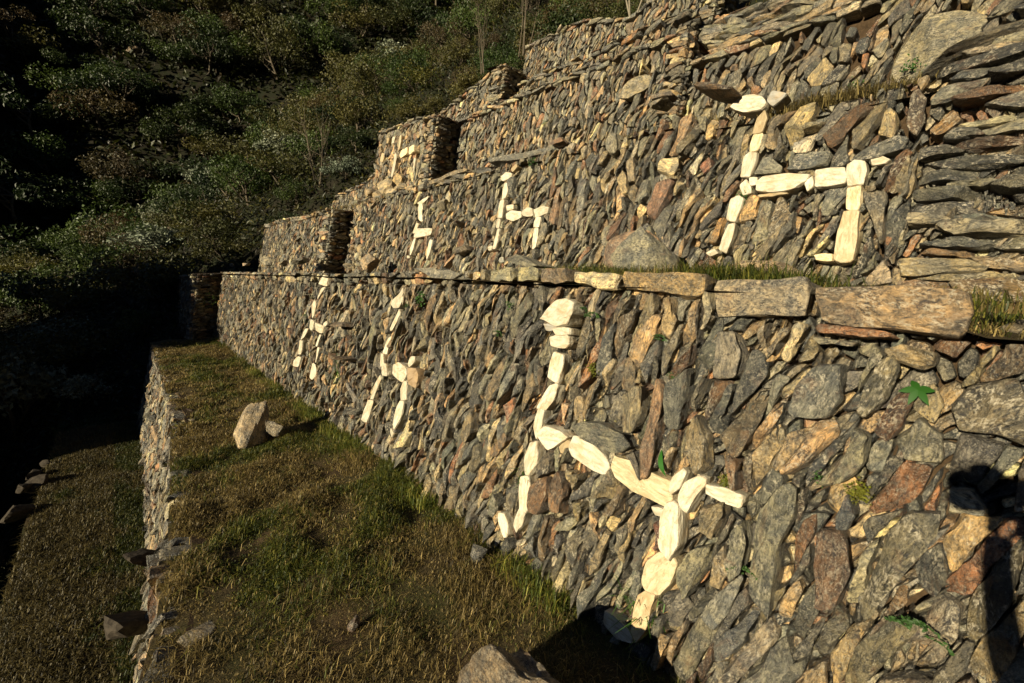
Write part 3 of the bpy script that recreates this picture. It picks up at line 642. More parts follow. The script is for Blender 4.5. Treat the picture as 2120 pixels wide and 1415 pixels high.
# --- F, G
WF, rF = section('narrow fourth terrace wall in a thin band above the third', (5.42, 0, 4.16), 3.1, 6.2, prof((2.6, vt(3.0, 4.16, 12)), (8.2, vt(3.05, 4.16, 12))), 12, 51, w=.042, l=.14, quoin=True, end=.7)
WF2, rF2 = section('topmost right wall of long flat stones laid level', (5.34, 0, 3.65), -4, 3.2, prof((-4, vt(3.3, 3.7, 24)), (1.6, vt(3.0, 3.7, 24)), (2.3, vt(2.92, 3.7, 24)), (3.2, vt(2.98, 3.7, 24))), 24, 52, w=.06, l=.28, lean=84, quoin=False, coping=False)
WG, rG = section('highest terrace wall along the skyline with a ragged top', (6.2, 0, 4.6), 3.2, 7.0, prof((3.0, vt(4.0, 4.6, 12)), (3.4, vt(3.98, 4.6, 12)), (4.2, vt(3.9, 4.6, 12)), (4.6, vt(3.75, 4.6, 12)), (5.6, vt(4.12, 4.6, 12)), (7, vt(4.15, 4.6, 12)), (8.3, vt(4.1, 4.6, 12))), 12, 53, w=.042, l=.14, end=.8)
WG2, rG2 = section('skyline wall section sloping down to the left, dark on its right end', (5.42, 0, 3.9), 6.82, 11.4, prof((6.8, vt(3.62, 3.9, 12)), (8.9, vt(3.18, 3.9, 12)), (11.4, vt(2.7, 3.9, 12))), 12, 54, w=.04, l=.14, end=1.2)
# --- far end of wall B, next section projecting
WB2, rB2 = section('far end of the middle wall, jutting out and in shade', (1.13, 0, -.1), 12.62, 17, prof((12.6, 1.62), (17, 1.5)), 10, 61, end=.95, splay=10)
# --- wall C below the grassy path
WC = Wall((-.36, 0, -1.68), UY, V_(13), curve=lambda u: cx(u), seed=71)
rC = empty('retaining_wall', (-.36, 0, -1.68)); tag(rC, 'curving wall below the grassy path, seen edge on, with flying step stones', 'wall', 'stepped dry stone terrace walls')
vC = prof((-5, 1.72), (13, 1.72)); mb = MB(); WC.core(mb, -5, 12.4, -.1, vC)
WC.fill(mb, pack(-1, 5, -.1, 1.8, .07, .24, 4, WC.rs, wvar=.4), vC, thick=(.015, .06), lodoff=0); WC.fill(mb, pack(5, 12.4, -.1, 1.8, .06, .2, 4, WC.rs, wvar=.4), vC, thick=(.015, .05), lodoff=1)
mb.build('stonework', [M_ST, M_SOIL], rC)
for i, y in enumerate(np.arange(-1, 12.2, .42)):   # rim stones, half sunk in turf
    rs = np.random.default_rng(900+i); yy = y+rs.uniform(-.12, .12); s1 = rs.uniform(.1, .2)
    add_rock('coping_stone', (float(cx(yy))+.12+rs.uniform(-.03, .05), yy, -.06+rs.uniform(-.01, .02)), (s1, rs.uniform(.15, .34), .06), (rs.uniform(-5, 5), rs.uniform(-6, 6), rs.uniform(-15, 15)), 300+i, pick(rs)*.9, None, parent=None if 0 else rC, sub=3, box=.7, cuts=6)
for o_ in rC.children:
    if o_.name.startswith('coping_stone'): o_.location = (o_.location.x-rC.location.x, o_.location.y, o_.location.z-rC.location.z)
def stepstone(px, py, z, size, seed, col, rot):
    P = on_z(px, py, z); o = add_rock('flying_step', tuple(P-np.array(rC.location)), size, rot, seed, col, None, parent=rC, mat=M_DARK, sub=3, box=.85, cuts=5); return o  # near-black colour stands in for shade on the steps' unlit faces
for W_, r_ in ((WB, rB), (WA, rA), (WA2, rA2), (WE, rE), (WE2, rE2), (WT, rT), (WE3, rE3), (WF, rF), (WF2, rF2), (WG, rG), (WG2, rG2), (WB2, rB2), (WC, rC)):
    # parts above were built in world space: keep them there under the moved empties
    for ch in r_.children:
        if ch.name.split('.')[0] in ('coping_stone',) and r_ is rC: continue
        ch.location = Vector(ch.location)-Vector(r_.location)
stepstone(305, 1155, -.55, (.34, .2, .11), 401, (.018, .018, .018), (0, 30, 26)); stepstone(268, 1300, -.75, (.36, .26, .17), 402, (.03, .019, .014), (0, 30, 26))

# ------------------------------------------------------------------ loose rocks
TANR = (.33, .26, .17)
P = on_z(522, 905, 0); add_rock('boulder', (P[0], P[1], .18), (.32, .42, .56), (8, 22, 20), 531, (.38, .30, .21), 'upright pink brown rock standing alone on the grass path', mat=M_ST, box=.35, cuts=8, taper=.5, amp=.12)
P = on_z(566, 905, 0); add_rock('boulder', (P[0], P[1], .08), (.16, .24, .2), (5, 10, 30), 502, (.2, .17, .13), 'small grey rock in the shadow of the upright rock', sub=3)
P = on_z(622, 815, 0); add_rock('boulder', (P[0], P[1], .09), (.24, .24, .36), (0, 24, 10), 533, (.3, .27, .19), 'pale pointed rock leaning by the wall foot under the smallest llama', box=.3, cuts=8, taper=.5, amp=.1)
P = on_z(990, 1152, 0); add_rock('boulder', (P[0], P[1], .02), (.11, .11, .1), (0, 0, 10), 504, (.11, .11, .11), 'round grey cobble in grass at the wall foot', sub=3)
add_rock('boulder', (.82, .93, .08), (.46, .80, .72), (6, 6, -8), 505, (.17, .13, .09), 'big brown peaked rock at the bottom edge with long shadow', box=.35, cuts=8, sub=5, taper=.4, amp=.1)
P = on_z(734, 1290, 0); add_rock('boulder', (P[0], P[1], .0), (.06, .05, .08), (0, 20, 10), 506, (.12, .09, .08), 'tiny dark stone in the middle of the grass', sub=3)
add_rock('boulder', (2.45, 1.62, 1.66), (.32, .56, .58), (4, -8, 10), 507, (.19, .185, .155), 'large smooth grey boulder on the ledge above the coping', mat=M_STS, box=.35, cuts=10, sub=5)
add_rock('boulder', (2.62, 1.80, 1.68), (.3, .4, .56), (0, 8, 40), 508, (.30, .2, .14), 'rusty tan rock behind the grey boulder', box=.35, cuts=10)
P = on_x(1560, 560, 2.35); add_rock('boulder', (P[0], P[1], 1.60), (.24, .44, .17), (0, 4, -6), 509, (.30, .225, .155), 'flat pinkish rock on the ledge under the big llama', box=.5)
P = on_x(1098, 528, 2.55); add_rock('boulder', (P[0], P[1], 1.68), (.26, .52, .09), (12, 4, 6), 510, (.15, .145, .12), 'long flat grey slab tilted on the ledge', box=.6)
P = on_x(1118, 548, 2.45); add_rock('boulder', (P[0], P[1], 1.60), (.24, .44, .12), (0, 4, 6), 511, (.15, .115, .09), 'brown slab lying under the tilted grey slab', box=.6)
for i, (px, py, sx, sz, c, lb) in enumerate([(452, 552, .14, .2, (.4, .36, .28), 'white pointed stone at the far left end of the ledge'), (508, 548, .3, .12, (.28, .2, .13), 'low brown stone on the far ledge'), (552, 544, .28, .26, (.33, .3, .24), 'pale upright slab on the far ledge'),
    (588, 546, .2, .14, (.32, .28, .2), 'small pale stone between slabs on the far ledge'), (622, 540, .5, .12, (.15, .14, .12), 'long dark tilted slab on the far ledge'), (480, 549, .2, .1, (.26, .2, .13), 'small tan stone near the ledge end'),
    (722, 552, .2, .1, (.3, .25, .17), 'pale stone near the dark stair gap'), (765, 545, .34, .3, (.4, .3, .2), 'large tan rock at the foot of the stair'), (1040, 541, .1, .08, (.3, .31, .32), 'bluish white pebble in ledge grass')]):
    P = on_x(px, py, 2.35 if i < 6 else 2.75); add_rock('boulder', (P[0], P[1], max(1.5, P[2])), (sx*.7, sx, sz), (i*7 % 17-8, i*11 % 23-8, i*40), 520+i, c, lb, sub=3, box=.4, cuts=10)
for i, (px, py, s, c) in enumerate([(830, 372, .34, (.46, .34, .18)), (800, 392, .42, (.40, .32, .21)), (838, 398, .3, (.30, .24, .16)), (775, 400, .3, (.36, .27, .17)), (858, 395, .3, (.36, .3, .2)), (788, 412, .5, (.34, .27, .18)), (817, 402, .26, (.44, .36, .25)), (755, 440, .3, (.38, .29, .19)), (750, 425, .25, (.35, .27, .18)), (880, 388, .22, (.4, .34, .24))]):
    P = on_x(px, py, 3.42); lab = ['round orange stone at the foot of the tower', 'large cream block among the tumbled stones', 'brown wedge among the tumbled stones', 'tan block at the left of the tumbled stones', 'flat pale stone right in the tumbled heap', 'broad pale slab at the bottom of the heap', 'cream stone in the middle of the heap', 'pale rock beside the dark stair gap', 'small tan rock above the stair gap', 'pale stone under the tower corner'][i]
    add_rock('fallen_stone', tuple(P), (.28, s, s*.8), (i*23 % 40-20, i*13 % 30-15, i*31), 560+i, c, lab, 'rock', 'tumbled stones below the tower', sub=3, box=.45, cuts=10)
add_rock('boulder', (2.05, .02, 1.46), (.16, .2, .1), (4, 6, 30), 581, (.16, .13, .09), 'grey brown stone in the grass just past the last coping block', sub=3, cuts=8)
add_rock('boulder', (1.93, -.2, 1.45), (.12, .16, .07), (4, -6, 70), 582, (.12, .1, .07), 'flat dark stone at the right edge of the grassy ledge', sub=3, cuts=8)
P = on_x(2075, 95, 3.5); add_rock('boulder', tuple(P), (.5, .75, .22), (-6, 0, 0), 580, (.10, .085, .06), 'big dark overhanging slab at the top right edge', box=.55, cuts=9, sub=5)
for i, (px, py, z, s) in enumerate([(70, 985, -1.6, .22), (95, 960, -1.6, .18), (50, 1010, -1.6, .2), (35, 1060, -1.6, .3), (80, 1000, -1.62, .3)]):
    P = on_z(px, py, z); add_rock('boulder', (P[0], P[1], z), (s, s*1.2, s*.8), (0, 10, i*40), 590+i, (.05, .04, .03), ['brown stone on the lower rim beside a small plant', 'stone with a green sprig on the lower rim', 'dark stone on the rim of the lowest terrace', 'large dark rock at the left picture edge', 'flat brown rock on the lower rim'][i], sub=3, mat=M_DARK)

# ------------------------------------------------------------------ grass
def blades(mb, P, h, wd, cols, rs, lay=.6, bend=.5):
    n = len(P); a = rs.uniform(0, 2*math.pi, n); d = np.column_stack([np.cos(a), np.sin(a), np.zeros(n)])
    s = np.column_stack([-np.sin(a), np.cos(a), np.zeros(n)]); ln = rs.beta(2, 2, n)*lay*2
    H = h*rs.uniform(.5, 1.3, n); W = wd*rs.uniform(.6, 1.3, n)
    up = np.column_stack([np.zeros(n), np.zeros(n), np.ones(n)])
    c1 = P+(d*(ln*.35)[:, None]+up*.6)*H[:, None]; c2 = P+(d*(ln*.35+bend*rs.uniform(.2, 1.2, n)*(.4+ln))[:, None]+up*(1-.45*ln)[:, None])*H[:, None]
    V = np.stack([P-s*W[:, None]/2, P+s*W[:, None]/2, c1+s*W[:, None]*.4, c1-s*W[:, None]*.4, c2], 1).reshape(-1, 3)
    b = np.arange(n)*5; Q = np.stack([b, b+1, b+2, b+3], 1); T = np.stack([b+3, b+2, b+4], 1)
    mb.add(V, Q, T, np.repeat(cols, 5, 0), V)
GC = np.array([(.27, .215, .09), (.13, .105, .04), (.065, .082, .014), (.034, .05, .009), (.14, .14, .026), (.05, .04, .018)])
def gcol(P, rs, green=0):
    n = len(P); f = fbm(np.column_stack([P[:, 0]*2.2, P[:, 1]*2.2, P[:, 2]*0]), 3, 6)+green
    g = 1/(1+np.exp(-6*f)); r = rs.random(n); i = np.where(r < g, rs.choice([2, 3, 4, 3], n), rs.choice([0, 1, 5, 1], n)); return GC[i]*rs.uniform(.7, 1.3, (n, 1))
def ground_z(P, base, bumpy=.03): return base+bumpy*fbm(np.column_stack([P[:, 0]*2.5, P[:, 1]*2.5, P[:, 0]*0]), 3, 8)
rs = np.random.default_rng(5)
mb = MB()
for n, ya, yb, h, wd in ((45000, .2, 2.6, .045, .0028), (60000, 2.4, 5.5, .05, .0045), (50000, 5, 12.6, .055, .008)):
    y = rs.uniform(ya, yb, n); x = cx(y)+.0+rs.uniform(0, 1, n)*(1.62-cx(y)+.03); P = np.column_stack([x, y, np.zeros(n)]); P[:, 2] = ground_z(P, -.035)
    hh = np.full(n, h)*np.clip(1+.9*fbm(P*[5, 5, 0], 3, 3), .25, 2); near = np.clip((x-1.38)*4, 0, 1); blades(mb, P, hh*(1+near*.6), wd, gcol(P, rs, -.12+.9*near-.35*(x < cx(y)+.3)), rs, .9)
n = 9000; y = .25+rs.random(n)**1.6*8; x = cx(y)+rs.random(n)*(1.6-cx(y)); P = np.column_stack([x, y, np.full(n, 0.)]); P[:, 2] = ground_z(P, -.035)
k = fbm(P*[6, 6, 0], 2, 41) > .1; P = P[k]; cc_ = GC[rs.choice([0, 0, 4, 2, 1], len(P))]*rs.uniform(.8, 1.5, (len(P), 1)); blades(mb, P, .062, .0035, cc_, rs, .95, .9)
# longer tufts at the wall foot
n = 9000; y = rs.uniform(.4, 9, n); x = 1.5+rs.normal(0, .05, n); k = fbm(np.column_stack([y*2.5, y*0, y*0]), 2, 4) > -.15; P = np.column_stack([x, y, np.full(n, -.03)])[k]
blades(mb, P, .11, .004, gcol(P, rs, .9)*1.7, rs, .6)
o = mb.build('grass', M_GRASS); tag(o, 'short olive and straw coloured grass on the walled path', 'grass', kind='stuff')
mb = MB(); n = 60000; y = rs.uniform(3, 12.5, n); x = -1.2+rs.random(n)*(cx(y)-.3+1.2); P = np.column_stack([x, y, np.zeros(n)]); P[:, 2] = ground_z(P, -1.665)
blades(mb, P, .075, .008, gcol(P, rs, -.9+1.2*(x > -.35))*.6, rs, .8); o = mb.build('dry_grass', M_GRASS); tag(o, 'brown dry grass on the lowest terrace', 'grass', kind='stuff')  # brown grass, colours darkened further to stand in for shade down here
mb = MB()
for (px, py, X, n, sp_, h, g) in [(1225, 545, 2.3, 1500, .22, .14, .5), (1290, 552, 2.2, 1200, .16, .12, .5), (1390, 560, 2.15, 1000, .2, .09, .6), (1480, 560, 2.2, 1500, .16, .15, .3), (1520, 565, 2.1, 500, .1, .12, .9), (1640, 580, 2.15, 700, .1, .1, .4), (1050, 548, 2.3, 800, .25, .09, 0), (860, 566, 1.98, 500, .16, .06, 1.2), (722, 563, 1.98, 500, .25, .06, 1.2), (955, 556, 2.0, 500, .3, .05, .3), (800, 558, 2.2, 1500, 1.0, .05, -.2), (650, 556, 2.2, 1500, 1.6, .05, -.4), (1345, 560, 2.05, 900, .25, .10, .6), (2080, 640, 1.95, 900, .3, .05, .1), (1760, 585, 2.6, 900, .5, .06, -.5)]:
    Pc = on_x(px, py, X); P = np.column_stack([X+rs.normal(0, min(.12, sp_*.6), n), Pc[1]+rs.normal(0, sp_, n), np.full(n, 1.52 if px > 1700 else 1.545 if px > 900 else 1.50)]); P[:, 0] = np.clip(P[:, 0], 1.9, 3.0); blades(mb, P, h, .0045, gcol(P, rs, g), rs, .7)
n = 5000; P = np.column_stack([rs.uniform(1.8, 3.0, n), rs.uniform(-.9, .3, n), np.full(n, 1.44)]); P = P[fbm(P*[4, 4, 0], 2, 5) > -.35]; P[:, 2] = np.interp(P[:, 1], [-1, .1, .4], [1.435, 1.455, 1.55]); blades(mb, P, .055, .004, gcol(P, rs, -.1), rs, .9)
o = mb.build('grass', M_GRASS); tag(o, 'tufts of green and yellow grass along the boulder ledge', 'grass', kind='stuff')
mb = MB()
for (px, py, X, Z, n, sp_, h) in [(1290, 268, 3.5, 2.68, 2500, .25, .09), (1400, 268, 3.5, 2.68, 1200, .2, .08), (1700, 215, 3.5, 2.62, 2600, .2, .1), (1760, 205, 3.55, 2.62, 1500, .2, .09), (620, 450, 3.0, 2.6, 2500, 1.4, .08), (1540, 20, 6.1, 4.6, 1200, .6, .1), (1620, 5, 6.1, 4.6, 1200, .6, .1)]:
    Pc = on_x(px, py, X); P = np.column_stack([X+rs.normal(0, .06, n), Pc[1]+rs.normal(0, sp_, n), Z+rs.uniform(-.03, .03, n)]); blades(mb, P, h, .005, gcol(P, rs, -1.2), rs, .9)
o = mb.build('dry_grass', M_GRASS); tag(o, 'dry brown grass caught on the upper wall ledges', 'grass', kind='stuff')

# ------------------------------------------------------------------ small plants in the wall
def leaves(mb, C_, size, cols, rs, asp=.5, up=None):
    n = len(C_); a = rs.normal(size=(n, 3)); 
    if up is not None: a += up
    a /= np.linalg.norm(a, axis=1)[:, None]; b = rs.normal(size=(n, 3)); b -= (b*a).sum(1)[:, None]*a; b /= np.linalg.norm(b, axis=1)[:, None]
    s = (size*rs.uniform(.6, 1.3, n))[:, None]; c = np.cross(a, b)
    V = np.stack([C_-b*s*.5, C_+c*s*asp*.5+a*s*.06, C_+b*s*.5, C_-c*s*asp*.5+a*s*.06], 1).reshape(-1, 3); k = np.arange(n)*4
    mb.add(V, np.stack([k, k+1, k+2, k+3], 1), None, np.repeat(cols, 4, 0), V)
def sprig(W, px, py, size, kind, label, seed, cat='plant'):
    rs = np.random.default_rng(seed); u, v = W.uv(px, py); O = W.map([(u, v, .03)])[0]; mb = MB()
    if kind == 'fern':
        for k in range(9):
            a = rs.uniform(-1.3, 1.3); L_ = size*rs.uniform(.5, 1); n = 12
            t = np.linspace(.1, 1, n); base = O+np.outer(t*L_*math.sin(a), W.U)+np.outer(t*L_*math.cos(a)*.8-t*t*L_*.5, W.V)+np.outer(t*L_*.5, W.N)
            for sgn in (-1, 1):
                Cc = base+sgn*np.outer((1-t)*L_*.22+.004, W.U*math.cos(a)-W.V*math.sin(a)); leaves(mb, Cc, size*.16, np.tile((.03, .075, .018), (n, 1))*rs.uniform(.7, 1.4, (n, 1)), rs, .45, up=W.N*1.5)
    elif kind == 'broad':
        for k in range(5):
            a = k*1.256+rs.uniform(-.2, .2); d = W.U*math.cos(a)+W.V*math.sin(a)+W.N*.5; d /= np.linalg.norm(d); s = np.cross(d, W.N); s /= np.linalg.norm(s); L_ = size*rs.uniform(.8, 1.1)
            t = np.linspace(0, 1, 7); wdt = np.sin(t**.8*math.pi)*L_*.22; mid = O+np.outer(t*L_, d)-np.outer(t*t*L_*.3, (0, 0, 1)); up_ = np.cross(s, d)
            V = np.concatenate([mid-wdt[:, None]*s+.15*wdt[:, None]*up_, mid, mid+wdt[:, None]*s+.15*wdt[:, None]*up_]); i = np.arange(6); mb.add(V, np.concatenate([np.stack([i, i+1, i+8, i+7], 1), np.stack([i+7, i+8, i+15, i+14], 1)]), None, (.025, .10, .012), V)
    elif kind == 'blade':
        t = np.linspace(0, 1, 9); d = -W.U*.45-W.V*.9; s = np.cross(d, W.N); s /= np.linalg.norm(s)
        mid = O+np.outer(t*size, d)+np.outer(np.sin(t*2.6)*size*.35, W.N); wdt = np.sin((t*.94+.06)*math.pi)*size*.11
        V = np.concatenate([mid-wdt[:, None]*s, mid+wdt[:, None]*s]); i = np.arange(8); mb.add(V, np.stack([i, i+1, i+10, i+9], 1), None, (.03, .13, .02), V)
    elif kind == 'strap':
        P_ = O+rs.normal(0, size*.2, (60, 1))*W.U+rs.normal(0, size*.3, (60, 1))*W.V; blades(mb, P_, size*.55, .005, np.tile((.05, .12, .025), (60, 1))*rs.uniform(.6, 1.4, (60, 1)), rs, 1.0, .9)
    elif kind == 'moss':
        n = 220; Cc = O+rs.normal(0, size*.3, (n, 1))*W.U+rs.normal(0, size*.3, (n, 1))*W.V+rs.uniform(0, .02, (n, 1))*W.N; leaves(mb, Cc, .009, np.tile((.10, .115, .015), (n, 1))*rs.uniform(.6, 1.3, (n, 1)), rs, .8, up=W.N)
    else:
        n = 60; Cc = O+rs.normal(0, size*.28, (n, 1))*W.U+rs.normal(0, size*.28, (n, 1))*W.V+rs.uniform(0, size*.4, (n, 1))*W.N; leaves(mb, Cc, size*.2, np.tile((.035, .09, .018), (n, 1))*rs.uniform(.6, 1.5, (n, 1)), rs, .6, up=W.N)
    o = mb.build({'fern': 'fern', 'moss': 'moss'}.get(kind, 'plant'), M_GRASS, smooth=(kind in ('broad', 'blade'))); tag(o, label, 'fern' if kind == 'fern' else 'moss' if kind == 'moss' else cat, 'small plants rooted in the walls')
for a in [(WB, 1065, 635, .06, 'herb', 'small green plant left of the near llama head', 1), (WB, 1244, 657, .07, 'fern', 'dark fern just right of the near llama head', 2), (WB, 1222, 645, .045, 'fern', 'small fern touching the near llama head', 3), (WB, 1044, 695, .07, 'fern', 'feathery fern left of the near llama neck', 4),
    (WB, 1382, 703, .05, 'fern', 'small fern below the ochre coping block', 5), (WB, 1905, 808, .052, 'broad', 'broad leaved green plant on bare earth at the right', 6), (WB, 1382, 930, .11, 'blade', 'single long dark green leaf hanging over the near llama body', 7), (WB, 1405, 783, .035, 'herb', 'tiny green sprig above the near llama back', 8),
    (WB, 1240, 765, .05, 'moss', 'yellow green moss beside the near llama neck', 9), (WB, 1780, 1015, .06, 'moss', 'bright yellow moss patch right of the tail stones', 10), (WB, 1515, 995, .04, 'moss', 'moss patch above the llama tail stone', 11), (WB, 1556, 1180, .07, 'fern', 'dark fern in a deep joint under the llama tail', 12),
    (WB, 1905, 1290, .09, 'fern', 'dark fern low in the wall by the person shadow', 13), (WB, 880, 620, .12, 'herb', 'green plant right of the middle llama head', 14), (WB, 848, 636, .06, 'herb', 'small sprig touching the middle llama head', 15), (WB, 705, 782, .28, 'strap', 'strap leaved plant between the two far llamas', 16), (WB, 780, 955, .1, 'herb', 'green tuft at the wall foot below the middle llama', 17),
    (WB, 643, 655, .1, 'herb', 'tiny green plant beside the small far llama', 18), (WB, 1700, 985, .04, 'herb', 'tiny sprig in a joint near the right', 19), (WA, 1543, 408, .09, 'herb', 'leafy green plant at the elbow of the big llama', 20), (WA, 1108, 340, .1, 'herb', 'small plant under the long dark coping slab', 21), (WE, 1062, 256, .08, 'herb', 'tiny plant in the plain upper wall', 22), (WE, 1132, 258, .08, 'herb', 'second tiny plant in the plain upper wall, further right', 23),
    (WE2, 1772, 178, .08, 'herb', 'small plant left below the huge slab', 24), (WE2, 1892, 140, .12, 'herb', 'thin seedling in front of the huge slab', 25), (WB, 1340, 1290, .2, 'strap', 'long grass blades drooping beside the lowest llama leg stone', 26), (WB, 1090, 1000, .1, 'strap', 'thin grass blades at the near llama foreleg', 27)]:
    sprig(*a[:5], a[5], a[6])

# ------------------------------------------------------------------ trees and shrubs of the hillside
def crown_mesh(name, n_clump, n_leaf, r, size, colA, colB, seed, mat, flat=.75, clr=.38, twig=True):
    rs = np.random.default_rng(seed); mb = MB(); d = rs.normal(size=(n_clump, 3)); d /= np.linalg.norm(d, axis=1)[:, None]; d[:, 2] = np.abs(d[:, 2])*1.0-.25
    c = d*r*rs.uniform(.35, 1, (n_clump, 1))*np.array([1, 1, flat]); cs = rs.uniform(.55, 1.15, n_clump)*clr*r
    i = rs.integers(0, n_clump, n_leaf); o = rs.normal(size=(n_leaf, 3)); o /= np.linalg.norm(o, axis=1)[:, None]; o *= (rs.uniform(.3, 1, (n_leaf, 1))**.5)*np.array([1, 1, .7])
    P = c[i]+o*cs[i][:, None]; tint = rs.random(n_clump)[i][:, None]
    col = (np.array(colA)*(1-tint)+np.array(colB)*tint)*rs.uniform(.6, 1.35, (n_leaf, 1))
    leaves(mb, P, size, col, rs, .5, up=o*1.2+np.array([0, 0, .5])); return mb.mesh(name, mat)
def tube(mb, pts, rad, col=(.2, .17, .12), n=6):
    pts = np.array(pts, float); V = []
    for i, p in enumerate(pts):
        t = pts[min(i+1, len(pts)-1)]-pts[max(i-1, 0)]; t /= np.linalg.norm(t); a = np.cross(t, (1, .3, .1)); a /= np.linalg.norm(a); b = np.cross(t, a)
        for k in range(n): an = 2*math.pi*k/n; V.append(p+rad[i]*(math.cos(an)*a+math.sin(an)*b))
    Q = [(i*n+k, i*n+(k+1) % n, (i+1)*n+(k+1) % n, (i+1)*n+k) for i in range(len(pts)-1) for k in range(n)]; mb.add(V, Q, None, col, V)
def trunk_mesh(name, h, r, seed, nb=7, spread=.8, mat=None, rad=.05):
    rs = np.random.default_rng(seed); mb = MB()
    def limb(p, d, L_, ra, lev):
        pts = [p]; n = 5
        for k in range(n): d = d+rs.normal(0, .14, 3)+np.array([0, 0, .05]); d /= np.linalg.norm(d); pts.append(pts[-1]+d*L_/n)
        tube(mb, pts, np.linspace(ra, ra*.35, n+1))
        if lev: 
            for k in range(nb if lev == 2 else 4):
                q = pts[rs.integers(2, n+1)]; e = rs.normal(size=3); e[2] = abs(e[2])*.6+.3; e /= np.linalg.norm(e); limb(q, e, L_*rs.uniform(.45, .75), ra*.4, lev-1)
    limb(np.zeros(3), np.array([0, 0, 1.]), h, rad, 2); return mb.mesh(name, mat or M_BARK)
KIND = []
specs = [('olive', 900, (.055, .062, .018), (.085, .08, .022), M_LEAF, .12), ('green', 900, (.03, .055, .012), (.05, .08, .015), M_LEAF, .12), ('silver', 700, (.11, .14, .10), (.22, .25, .19), M_GLOSS, .15), ('brown', 800, (.075, .05, .025), (.055, .05, .02), M_LEAF, .11), ('yellow', 600, (.14, .12, .02), (.10, .10, .02), M_LEAF, .11), ('dark', 1000, (.018, .035, .01), (.03, .045, .012), M_LEAF, .13)]
specs = [(a_, b_, tuple(v*.9 for v in c_), tuple(v*1.05 for v in d_), e_, f_) for a_, b_, c_, d_, e_, f_ in specs]
for i, (nm, n, a, b, m, sz) in enumerate(specs):
    for v in range(2): KIND.append((nm, crown_mesh('crown', 16, n*3, 1.0, sz*.62, a, b, 60+i*5+v, m), trunk_mesh('trunk', .8, 1, 80+i*3+v, 5, rad=.05)))
SH = {'olive': 'olive shrub', 'green': 'deep green shrub', 'silver': 'silvery leaved shrub', 'brown': 'brownish shrub', 'yellow': 'yellowish shrub', 'dark': 'dark dense shrub'}
def plant_tree(x, y, z, r, k, group, label, sq=1.0):
    nm, cm, tm = KIND[k]; root = empty('shrub' if r < 1.6 else 'tree', (x, y, z), random.uniform(0, 6.28)); root.scale = (r, r, r*sq)
    a = bpy.data.objects.new('crown', cm); a.parent = root; a.location = (0, 0, .75); C.objects.link(a)
    b = bpy.data.objects.new('trunk', tm); b.parent = root; C.objects.link(b); tag(root, label, 'shrub' if r < 1.6 else 'tree', group); return root
random.seed(3); rs = np.random.default_rng(33)
def place(px, py):
    c = 'at the left edge' if px < 130 else 'above the dark hollow' if px < 420 and py > 430 else 'left of centre' if px < 420 else 'left of the low ruined wall' if px < 720 and py > 330 else 'above the low left wall' if px < 720 else 'beside the pale tower' if px < 900 and py > 180 else 'above the tower' if px < 1040 else 'over the skyline wall'
    w_ = 'near the top edge' if py < 90 else 'upper part' if py < 200 else 'in the middle height' if py < 380 else 'low down' if py < 540 else 'in the deep shade'
    return c+', '+w_
def sizew(r, a, b): return 'small ' if r < a else 'large ' if r > b else 'mid-sized '
def visible(x, y, z, m=60):
    a = R(YAW); p = R(PITCH); dx, dy, dz = x, y, z-EYE; rt = dx*math.cos(a)-dy*math.sin(a); f = dx*math.sin(a)+dy*math.cos(a); fw = f*math.cos(p)-dz*math.sin(p); up = dz*math.cos(p)+f*math.sin(p)
    if fw < .5: return None
    px = 1060+FPX*rt/fw; py = 707.5-FPX*up/fw
    return (px, py) if -m < px < 2120+m and -m < py < 1415+m else None
cnt = 0
for y in np.arange(13.7, 31, 1.6):
    for x in np.arange(-6, 34, 1.7):
        xx = x+random.uniform(-.6, .6); yy = y+random.uniform(-.5, .5); z = float(hill(np.array([xx]), np.array([yy]))[0]); v = visible(xx, yy, z+1)
        if not v or v[0] > 1560: continue
        # do not stand in front of or inside the walls
        rr = random.uniform(.7, 1.6) if yy > 15.5 else random.uniform(.5, .9)
        f = fbm(np.array([[xx*.25, yy*.25, 0]]), 2, 7)[0]
        k = random.choices(range(6), [3, 3, 1.6 if v[0] < 700 else .7, 1.6, .35, 1.2])[0]
        plant_tree(xx, yy, z-.35*rr, rr, k*2+random.randint(0, 1), 'shrubs on the near slope', sizew(rr, .9, 1.2)+SH[KIND[k*2][0]]+' '+place(*v), random.uniform(.8, 1.3)); cnt += 1
# behind the topmost walls
for x in np.arange(7.2, 15, 1.1):
    for y in np.arange(1, 14, 1.2):
        xx = x+random.uniform(-.4, .4); yy = y+random.uniform(-.4, .4); z = float(hill(np.array([xx]), np.array([yy]))[0]); v = visible(xx, yy, z+.8, 30)
        if not v: continue
        rr = random.uniform(.5, .95); k = random.choices(range(6), [3, 2, .2, 3, .3, 1])[0]
        if xx < 8.2 and (yy > 7.4 or yy < 5.3): rr *= .6
        plant_tree(xx, yy, z-.2, rr, k*2, 'scrub above the highest walls', sizew(rr, .55, .8)+SH[KIND[k*2][0]]+' behind the highest walls, '+place(*v).split(', ')[1], 1.1); cnt += 1
cf = 0
for y in np.arange(37, 96, 3.1):
    for x in np.arange(-20, 66, 3.2):
        xx = x+random.uniform(-1.6, 1.6); yy = y+random.uniform(-1.6, 1.6); z = float(hill(np.array([xx]), np.array([yy]))[0]); v = visible(xx, yy, z+2)
        if not v or v[0] > 1250: continue
        k = random.choices(range(6), [2, 2, .35, 1.3, .1, 4])[0]; rr = random.uniform(2.2, 3.4); plant_tree(xx, yy, z-.8, rr, k*2+random.randint(0, 1), 'trees on the far slope', 'far '+sizew(rr, 2.3, 2.8)+SH[KIND[k*2][0]].replace('shrub', 'tree')+' '+place(*v), random.uniform(.8, 1.2)); cf += 1  # mix leans to dark kinds, standing in for shade on the far slope
print('trees near', cnt, 'far', cf)
